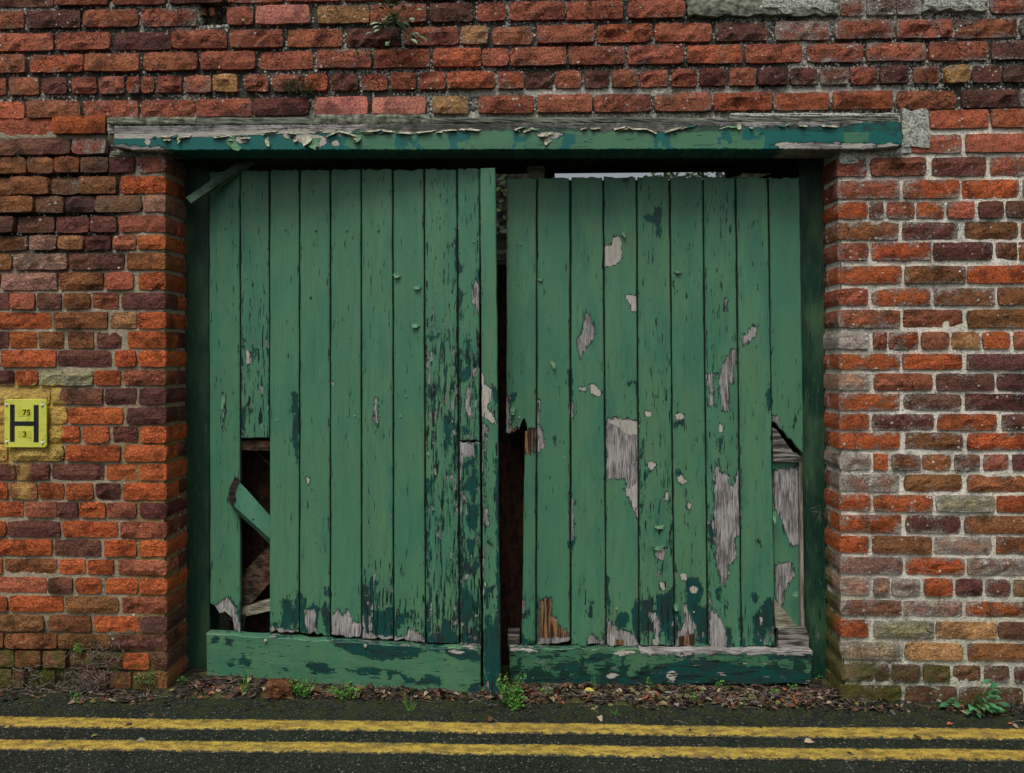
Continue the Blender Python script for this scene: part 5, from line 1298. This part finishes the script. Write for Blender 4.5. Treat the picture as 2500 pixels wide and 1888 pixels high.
def line(f0, f1, n0, n1):
    """far and near edge rows at columns 0 and 2500"""
    A = [G(0, f0), G(2500, f1)]; B = [G(0, n0), G(2500, n1)]
    ya = lambda x: A[0][1] + (A[1][1] - A[0][1]) * (x - A[0][0]) / (A[1][0] - A[0][0])
    yb = lambda x: B[0][1] + (B[1][1] - B[0][1]) * (x - B[0][0]) / (B[1][0] - B[0][0])
    xs = np.arange(-4.5, 4.5, 0.012); V = []; E = []
    for x in xs:
        a = ya(x) + (float(fbm(x * 40, f0, 71, 4)) - .5) * 0.008; b = yb(x) + (float(fbm(x * 30, n0, 72, 4)) - .5) * 0.015
        for k in range(6):
            y = b + (a - b) * k / 5
            V.append((x, y, float(gh(x, y)) + 0.0045 - (0.003 if k in (0, 5) else 0))); E.append(1.0 if k in (0, 5) else 0.25 if k in (1, 4) else 0)
    Fc = [(i * 6 + k, (i + 1) * 6 + k, (i + 1) * 6 + k + 1, i * 6 + k + 1) for i in range(len(xs) - 1) for k in range(5)]
    return kind(link('yellow_line', mesh('yellow_line', V, Fc, {'edge': E}, True), M['yellow']), 'structure')
line(1749, 1781, 1777, 1812)
line(1803, 1832, 1832, 1864)

# soil and moss gathered along the wall foot and on the threshold
def dirt_h(x, y):
    x = np.asarray(x, float); y = np.asarray(y, float)
    inop = sm(XL - 0.10, XL + 0.02, x) * sm(XR + 0.10, XR - 0.02, x)
    edge = -0.028 - 0.028 * inop - 0.030 * (fbm(x * 4, x * 0, 81, 3) - .5) * 2 - 0.03 * (x < XL)
    t = sm(edge - 0.06, edge + 0.05, y)
    h = (0.004 + 0.006 * inop + 0.014 * fbm(x * 16, y * 16, 82, 4)) * t
    h = h + 0.010 * inop * sm(0.0, 0.12, y)
    return -0.012 + (h + 0.004) * t + gh(x, y)
def soil():
    n = NT('mossy_soil')
    c = n.mix(n.mr(n.noise(40, 5), 0.4, 0.62), (*lin(22, 20, 15), 1), (*lin(62, 54, 42), 1))
    c = n.mix(n.mr(n.noise(9, 4, 0.6), 0.50, 0.62, 0, 0.85), c, n.mix(n.noise(120, 3), (*lin(34, 42, 18), 1), (*lin(92, 98, 44), 1)))
    c = n.mix(n.mr(n.noise(200, 3), 0.62, 0.7), c, (*lin(118, 110, 92), 1))
    return n.done(c, 0.95, n.bump(n.noise(90, 5, 0.7), 0.010, 1.0), 0.2)
M['soil'] = soil()
sheet('soil', np.arange(-2.6, 2.7, 0.016), np.arange(-0.32, 0.60, 0.014), dirt_h, M['soil'])

# ------------------------------------------------------------------ leaves, twigs, weeds
LC = {'brown': lin(112, 78, 54), 'orange': lin(166, 92, 60), 'pale': lin(172, 152, 122), 'dark': lin(56, 42, 34), 'yellow': lin(190, 176, 80), 'olive': lin(122, 118, 62), 'grey': lin(126, 116, 104)}
class Leaves:
    def __init__(s): s.V = []; s.F = []; s.C = []
    def leaf(s, p, d, nrm, L, wd, col, fold=0.25, curl=0.2):
        d = Vector(d).normalized(); nrm = Vector(nrm); nrm = (nrm - d * nrm.dot(d))
        nrm = nrm.normalized() if nrm.length > 1e-5 else d.orthogonal().normalized()
        r = d.cross(nrm); p = Vector(p); b = len(s.V)
        for t, w in ((0, 0.0), (0.3, 0.85), (0.62, 0.8), (1, 0.0)):
            c = p + d * (L * t) + nrm * (-curl * L * (t - .3) ** 2)
            if w == 0: s.V.append(tuple(c)); s.C.append(col)
            else:
                for sg_ in (-1, 0, 1):
                    s.V.append(tuple(c + r * (sg_ * wd * w / 2) + nrm * (abs(sg_) * fold * wd * 0.5))); s.C.append(col)
        a = b
        s.F += [(a, a + 2, a + 1), (a, a + 3, a + 2), (a + 1, a + 2, a + 5, a + 4), (a + 2, a + 3, a + 6, a + 5), (a + 4, a + 5, a + 7), (a + 5, a + 6, a + 7)]
    def build(s, name, parent=None, mat=None):
        return link(name, mesh(name, s.V, s.F, {'Col': np.array(s.C)}), mat or M['leaf'], parent)
def rv(a): return Vector((random.uniform(-a, a), random.uniform(-a, a), random.uniform(-a, a)))
def surf(x, y): return max(float(dirt_h(x, y)), float(gh(x, y)))

Lf = Leaves(); tw = MB()
for i in range(4200):
    zone = random.random()
    if zone < 0.80:
        x = random.uniform(XL + 0.1, XR - 0.01); x = x if random.random() < 0.7 or x > -0.2 else random.uniform(-0.2, XR)
        y = random.gauss(0.0, 0.038) + (0.02 if x < -0.2 else 0)
        if y > 0.2 or y < -0.10: continue
    elif zone < 0.90: x = random.uniform(-2.3, XL + 0.1); y = random.uniform(-0.12, -0.01)
    elif zone < 0.96: x = random.uniform(XR, 2.1); y = random.uniform(-0.09, -0.01)
    else: x = random.uniform(-2.2, 2.2); y = random.uniform(-0.5, -0.1)
    if float(fbm(x * 7, y * 12, 91, 3)) < 0.47 and random.random() < 0.75: continue
    c = LC[random.choices(['brown', 'orange', 'pale', 'dark', 'olive', 'grey'], [30, 7, 10, 44, 6, 8])[0]] * random.uniform(0.4, 0.95)
    L = random.uniform(0.008, 0.036) if y > -0.25 else random.uniform(0.006, 0.012)
    a = random.uniform(0, 6.28)
    Lf.leaf((x, y, surf(x, y) + random.uniform(0.001, 0.010)), (math.cos(a), math.sin(a), random.uniform(-.35, .45)), (random.uniform(-.7, .7), random.uniform(-.7, .7), 1), L, L * random.uniform(.35, .8), c, random.uniform(-.3, .6), random.uniform(-.5, 1.2))
    if i % 4 == 0 and y > -0.25:
        l = random.uniform(0.02, 0.07); z = surf(x, y) + random.uniform(.004, .014); a = random.uniform(0, 3.14)
        q = [(x, y, z), (x + l * .5 * math.cos(a), y + l * .5 * math.sin(a) * .5, z + random.uniform(-.002, .008)), (x + l * math.cos(a), y + l * math.sin(a) * .5, z + random.uniform(-.004, .008))]
        tw.tube(q, 0.0011, 0.0007, 3)
kind(Lf.build('leaf_litter'), 'stuff')['label'] = 'brown leaf litter along the foot of the gate'
kind(tw.build('twig_litter', M['twig']), 'stuff')

def one_leaf(px, py, L, col, label, a=0.3, w=0.5, z=0.006):
    x, y = G(px, py, z); lf = Leaves()
    lf.leaf((-L / 2 * math.cos(a), -L / 2 * math.sin(a), 0), (math.cos(a), math.sin(a), .08), (0.05, -0.35, 1), L, L * w, LC[col], 0.3, 0.5)
    o = lf.build('fallen_leaf'); o.location = (x, y, z + surf(x, y)); return tag(o, label, 'leaf', 'fallen leaves')
one_leaf(1440, 1694, 0.050, 'yellow', 'yellow fallen leaf among brown litter before the right gate leaf', 0.2)
one_leaf(316, 1768, 0.030, 'dark', 'small dark curled leaf on the upper yellow line near the left end', 0.5)
one_leaf(232, 1794, 0.026, 'olive', 'olive leaf scrap on the asphalt between the yellow lines at the left', 0.9)
one_leaf(345, 1808, 0.034, 'grey', 'grey curled leaf touching the lower yellow line near the left end', 0.2, 0.6)
one_leaf(2236, 1800, 0.052, 'dark', 'long dark leaf lying across the upper yellow line on the right', 2.0, 0.25)
one_leaf(2073, 1838, 0.036, 'dark', 'slim dark leaf lying across the lower yellow line right of centre', 2.1, 0.25)
one_leaf(1976, 1810, 0.036, 'pale', 'pale crumpled leaf between the yellow lines on the right', 0.1, 0.7)
one_leaf(2320, 1769, 0.030, 'orange', 'orange leaf scrap just above the upper yellow line on the right', 0.2)
one_leaf(2408, 1732, 0.030, 'orange', 'orange leaf scrap beside the broad leaved weed on the right', 0.1, 0.6, 0.02)
one_leaf(1915, 1688, 0.034, 'orange', 'bright orange leaf standing in the litter by the right gate leaf', 1.2, 0.5, 0.02)
one_leaf(2468, 1768, 0.020, 'orange', 'tiny orange leaf scrap nearest the right edge above the yellow lines', 0.1)
one_leaf(700, 1702, 0.060, 'olive', 'long green paint coloured leaf lying under the brick fragment', 0.05, 0.2)

# broken brick on the threshold
fx, fy = G(689, 1683, 0.02); V, Fc, C, l, m, r = brick_arrays(-0.052, 0.052, 0.0, 0.058, 0, 0.06, 'b', 400, 1000, 1.4)
o = link('brick_fragment', mesh('brick_fragment', V, Fc, attrs_of(C * 1.1, l, m + 0.15, r)), M['brick']); o.location = (fx, -0.055, float(dirt_h(fx, -0.05)) + 0.002); o.rotation_euler = (0.1, 0.08, 0.2)
tag(o, 'brown broken brick lying against the bottom rail of the left gate leaf', 'brick')

GREENS = [lin(70, 122, 44), lin(88, 140, 52), lin(52, 100, 44), lin(104, 150, 66)]
def bushy(px, py, label, w, h, dpt, n, leafL=0.012, cols=GREENS, name='bushy_weed', cat='weed', y0=None, group=None, lean=0.0):
    x, y = G(px, py, 0.02)
    if y0 is not None: x, _ = map(float, W(px, py, y0)); y = y0
    z = surf(x, y); t = thing(name, label, cat, (x, y, z), group)
    lf = Leaves(); st = MB()
    ns = max(3, n // 26)
    tips = []
    for k in range(ns):
        a = random.uniform(0, 6.28); e = Vector((random.uniform(-w / 2, w / 2), random.uniform(-dpt / 2, dpt / 2), h * random.uniform(0.35, 1)))
        mid = e * 0.5 + rv(h * .1); mid.z = abs(mid.z)
        base = Vector((e.x * .35, e.y * .35, -0.004)); st.tube([base, mid, e], 0.0013, 0.0007, 4)
        tips.append((base, mid, e))
    for k in range(n):
        b, mi, e = random.choice(tips); u = random.uniform(0.25, 1.05)
        p = (b * (1 - u) ** 2 + mi * 2 * u * (1 - u) + e * u * u) + rv(leafL * 0.8)
        p.z = max(p.z, 0.003)
        d = Vector((random.uniform(-1, 1), random.uniform(-1, .3), random.uniform(-.2, .8)))
        L = leafL * random.uniform(.6, 1.3)
        lf.leaf(p, d, (random.uniform(-.4, .4), random.uniform(-1, 0), 1), L, L * .75, random.choice(cols) * random.uniform(.6, 1.15), .15, .3)
    o1 = lf.build('leaves', t); o2 = st.build('stems', M['leafstem'], t)
    return t
n_ = NT('green_stem'); M['leafstem'] = n_.done((*lin(70, 96, 44), 1), 0.6)
bushy(735, 1690, 'low bright green weed creeping along the left rail beside the brick fragment', 0.13, 0.065, 0.06, 230, 0.010)
bushy(850, 1696, 'low green weed under the middle of the left rail, further right', 0.14, 0.070, 0.06, 210, 0.010)
bushy(1246, 1712, 'tall bushy green weed growing between the two gate leaves', 0.10, 0.115, 0.08, 330, 0.012)
bushy(1262, 1722, 'small low green weed directly before the gap between the gate leaves', 0.06, 0.05, 0.05, 110, 0.010, name='small_weed')
for px, py, lb in ((1690, 1700, 'seedling in the litter left of the orange leaf before the right leaf'), (1755, 1674, 'seedling close under the right end of the right bottom rail'), (1888, 1692, 'small seedling just left of the orange leaf'),
                   (1935, 1680, 'bright clover like seedling right of the orange leaf'), (1995, 1656, 'tiny seedling in the dark corner by the right post'), (1590, 1668 + 6, 'seedling under the middle of the right bottom rail'), (1335, 1695, 'small seedling in the litter just right of the bushy weed'),
                   (448, 1664, 'small green seedling at the foot of the left jamb'), (180, 1700, 'small seedling at the foot of the wall below the dead roots')):
    bushy(px, py, lb, 0.035, 0.030, 0.03, 26, 0.010, name='seedling', cat='seedling', group='seedlings along the threshold')

def broad(px, py, label, y0, z0=None, n=16, L=0.045, spread=0.10, name='broad_leaf_weed', cols=None, drop=0.0, cat='weed'):
    x, z = map(float, W(px, py, y0)); z = surf(x, y0) if z0 is None else z
    t = thing(name, label, cat, (x, y0, z)); lf = Leaves(); st = MB()
    for k in range(n):
        a = random.uniform(0, 2 * math.pi); el = random.uniform(0.05, 0.9)
        e = Vector((math.cos(a) * spread * random.uniform(.3, 1), -abs(math.sin(a)) * spread * .6, (el * spread * .95 - drop * random.random() * spread)))
        if z0 is None: e.z = max(e.z, 0.012)
        st.tube([(0, 0, 0), e * .5 + Vector((0, 0, .01)), e], 0.0016, 0.0009, 4)
        d = Vector((e.x, e.y, e.z * .3)) + rv(.01)
        l_ = L * random.uniform(.6, 1.15)
        lf.leaf(e, d, (random.uniform(-.2, .2), random.uniform(-.9, -.2), 1), l_, l_ * .55, random.choice(cols or [lin(58, 120, 76), lin(76, 138, 88), lin(46, 98, 62)]) * random.uniform(.75, 1.1), .15, .5)
    lf.build('leaves', t); st.build('stems', M['leafstem'], t); return t
broad(2372, 1728, 'broad leaved green weed growing at the wall foot on the right', -0.045, n=38, L=0.040, spread=0.115)
bl = [lin(120, 152, 118), lin(152, 174, 144), lin(84, 122, 84)]
broad(965, 52, 'grey green leafy weed rooted in the mortar high on the wall', -0.012, z0=1, n=40, L=0.046, spread=0.105, name='wall_weed', cols=bl, drop=1.1)
broad(764, 34, 'tiny green weed in the upright joint at the top of the wall', -0.006, z0=1, n=12, L=0.013, spread=0.045, name='wall_weed', cols=GREENS, drop=1.4)
broad(873, 135, 'tiny weed on a brick below the leafy wall weed', -0.006, z0=1, n=8, L=0.009, spread=0.014, name='wall_weed', cols=GREENS)
def cushion(px, py, w, h, label, n=420, cols=(lin(58, 72, 46), lin(84, 100, 58), lin(44, 54, 34), lin(108, 114, 74))):
    x, z = map(float, W(px, py, -0.005)); t = thing('moss_cushion', label, 'moss', (x, -0.004, z)); lf = Leaves()
    for k in range(n):
        a = random.uniform(0, 6.28); r = math.sqrt(random.random())
        p = Vector((math.cos(a) * r * w / 2, -0.018 * (1 - r * r) * random.random(), math.sin(a) * r * h / 2 + 0.25 * math.cos(a) * r * w * -0.15))
        lf.leaf(p, (random.uniform(-1, 1), random.uniform(-1, 0), random.uniform(-.6, 1)), rv(1), random.uniform(.004, .010), .0035, random.choice(cols) * random.uniform(.6, 1.2), 0, 0)
    lf.build('moss', t); return t
cushion(712, 212, 0.075, 0.055, 'dark moss cushion on the wall above the left gate leaf, left half')
cushion(752, 220, 0.075, 0.065, 'green moss cushion on the wall above the left gate leaf, right half', cols=(lin(52, 74, 38), lin(72, 94, 48), lin(38, 50, 28)))
cushion(192, 1582, 0.035, 0.05, 'bright green moss tuft between bricks low on the left', 200, (lin(120, 160, 52), lin(92, 132, 44)))
cushion(355, 1655, 0.085, 0.05, 'pale green lichen patch at the foot of the left jamb', 420, (lin(120, 140, 80), lin(140, 156, 100), lin(84, 104, 54)))
cushion(112, 1652, 0.05, 0.05, 'yellow green moss tuft on a brick low on the left', 260, (lin(110, 120, 50), lin(88, 102, 44)))

# dead ivy roots on the foot of the left wall
rt = thing('dead_ivy_roots', 'tangle of dead ivy roots on the foot of the wall at the left', 'roots', (0, 0, 0))
tb = MB()
for k in range(230):
    cx, cy = random.choice([(200, 1655), (215, 1650), (245, 1640), (70, 1665), (170, 1672), (240, 1600), (150, 1690)])
    px = random.gauss(cx, 26); py = min(random.gauss(cy, 18), 1694)
    y = -random.uniform(0.002, 0.04); X, Z = map(float, W(px, py, y)); Z = max(Z, 0.012)
    p = Vector((X, y, Z)); d = Vector((random.uniform(-1, 1), random.uniform(-.3, .3), random.uniform(-.8, .8))).normalized(); q = [p.copy()]
    for s_ in range(4):
        d = (d + rv(.6)).normalized(); p = p + d * random.uniform(.008, .018); p.y = min(max(p.y, -.05), -0.001); p.z = max(p.z, 0.008); q.append(p.copy())
    tb.tube(q, random.uniform(.0009, .0022), .0006, 3)
for pts in (((30, 1632), (55, 1640), (66, 1630), (95, 1640)), ((230, 1592), (238, 1608), (232, 1625), (222, 1640)), ((262, 1590), (256, 1612), (265, 1640))):
    tb.tube([P3(a, b, -0.008) for a, b in pts], .0018, .001, 4)
kind(tb.build('root_tangle', M['twig'], rt), 'stuff')
def blades(px, py, label, n, L, y0, cols=GREENS, name='grass_tuft'):
    x, _ = map(float, W(px, py, y0)); z = surf(x, y0); t = thing(name, label, 'grass', (x, y0, z)); lf = Leaves()
    for k in range(n):
        a = random.uniform(0, 6.28); l_ = L * random.uniform(.5, 1.1)
        lf.leaf((random.uniform(-.01, .01), random.uniform(-.01, .01), 0), (math.cos(a) * .7, math.sin(a) * .4, random.uniform(.5, 1.2)), (math.cos(a), math.sin(a), .3), l_, .0035, random.choice(cols) * random.uniform(.7, 1.1), 0.1, 1.2)
    lf.build('blades', t)
blades(598, 1670, 'thin grass tuft against the left end of the left bottom rail', 12, 0.09, -0.02)
blades(1000, 1735, 'thin grass tuft in the litter before the middle of the left leaf', 12, 0.05, -0.14)
blades(1452, 1690, 'thin grass blades under the left part of the right bottom rail', 8, 0.07, 0.05)
blades(1815, 1720, 'small grass tuft in the litter before the right leaf', 10, 0.04, -0.06)
blades(1500, 1735, 'single wisps of grass at the edge of the litter, right of the yellow leaf', 7, 0.045, -0.15)
# purple scrap
pp = Leaves(); x, y = G(1655, 1716, 0.02)
for k in range(5): pp.leaf((random.uniform(-.012, .012), random.uniform(-.006, .006), random.uniform(0, .006)), rv(1), (0, 0, 1), .014, .007, lin(168, 150, 206) * random.uniform(.7, 1.1), .4, .8)
o = pp.build('wrapper_scrap'); o.location = (x, y, surf(x, y) + .004); tag(o, 'tiny crumpled lilac wrapper scrap in the litter before the right gate leaf', 'litter')

# cobweb rags in the corners of the gateway
def web(pts, label):
    m_ = MB()
    for k in range(16):
        a = Vector(P3(*random.choice(pts), random.uniform(.08, .15))); q = [a]
        d = rv(1).normalized()
        for s_ in range(3): d = (d + rv(.8)).normalized(); a = a + d * random.uniform(.006, .014); q.append(a)
        m_.tube(q, .0006, .0004, 3)
    tag(m_.build('cobweb', M['twig']), label, 'cobweb')
web([(1985, 1240), (1995, 1250), (2000, 1262)], 'ragged cobweb on the dark post by the right brick jamb')

# ------------------------------------------------------------------ the yard behind
cb = MB(); cb.add([P3(560, 645, .262), P3(1985, 640, .262), P3(1985, 1660, .262), P3(560, 1660, .262)] + [P3(560, 645, .28), P3(1985, 640, .28), P3(1985, 1660, .28), P3(560, 1660, .28)],
                  [(0, 3, 2, 1), (4, 5, 6, 7), (0, 1, 5, 4), (1, 2, 6, 5), (2, 3, 7, 6), (3, 0, 4, 7)])
tag(cb.build('chipboard_sheet', M['osb']), 'dark brown chipboard sheet standing behind the gap between the gate leaves', 'board')
def blk(name, a, b, c, d, y, th, mat, label, cat):
    x0, z1 = P3(a, c, y)[0], P3(a, c, y)[2]; x1, z0 = P3(b, d, y)[0], P3(b, d, y)[2]
    m_ = MB(); m_.box((x0, y, z0), (x1, y + th, z1), 0.0015); return tag(m_.build(name, mat), label, cat)
blk('wood_offcut', 1205, 1262, 624, 645, .255, .05, M['grey_wood_h'], 'grey timber offcut on top of the chipboard seen in the gate gap', 'timber')
blk('white_batten', 1203, 1258, 610, 622, .25, .05, M['flake_cream'], 'white painted batten above the grey offcut in the gate gap', 'timber')
blk('grey_block', 1200, 1255, 571, 609, .252, .06, M['slate'], 'grey block topmost of the pile seen in the gap between the leaves', 'block')
x0, z1 = P3(1288, 406, .185)[0], P3(1288, 406, .185)[2]; x1 = P3(1329, 406, .185)[0]
m_ = MB(); m_.box((x0, .185, 0.0), (x1, .235, z1), 0.002); tag(m_.build('pale_post', M['pale_wood']), 'pale sawn post top standing just above the left end of the right leaf', 'post')
V = [P3(a, b, .175) for a, b in ((1784, 432), (1806, 430), (1812, 423), (1840, 424), (1882, 424), (1862, 431), (1842, 435), (1815, 433), (1786, 434))]; n = len(V)
V += [(a, b + .004, c) for a, b, c in V]
tag(link('torn_sheet', mesh('torn_sheet', V, [tuple(range(n))[::-1], tuple(range(n, 2 * n))] + [(k, (k + 1) % n, n + (k + 1) % n, n + k) for k in range(n)]), M['flake_cream']), 'torn grey scrap of sheet hanging behind the top of the right gate leaf', 'sheet')
hg = thing('hedge', 'dark overgrown hedge in the yard behind the gate, seen through the gap', 'hedge', (0, 2.4, 0))
lf = Leaves()
def top_z(x):
    px = 1250 + 1883 * (x * cP + 5.2 * sP) / (5.2)
    return 3.3 if px < 1340 else 2.38 if px < 1590 else 2.66 if px < 1790 else 2.9
for k in range(16000):
    x = random.uniform(-2.8, 2.8); tz = top_z(x) + random.gauss(0, .03); z = tz * math.sqrt(random.random()) if random.random() < .5 else random.uniform(1.5, tz)
    c = random.choice([lin(26, 42, 22), lin(46, 66, 30), lin(66, 84, 36), lin(20, 28, 16)])
    lf.leaf((x, random.uniform(-.35, .35), z), rv(1), (0, -1, .5), random.uniform(.03, .06), .03, c, .2, .2)
lf.build('leaves', hg)
st = MB()
for k in range(40):
    x = random.uniform(-2.7, 2.7); st.tube([(x, random.uniform(-.1, .3), 0), (x + random.uniform(-.2, .2), .1, 1.2), (x + random.uniform(-.3, .3), .1, top_z(x) - .1)], .02, .006, 5)
st.build('branches', M['dark_wood'], hg)
xs_ = [(-2.8, float(W(1338, 400, 2.7)[0]), 3.15), (float(W(1338, 400, 2.7)[0]) + .002, 2.8, 2.3)]
for a, b, t in xs_:
    hb = MB(); hb.box((a, 0.30, 0), (b, .45, t)); hb.build('inner_growth', M['dark_wood'], hg)
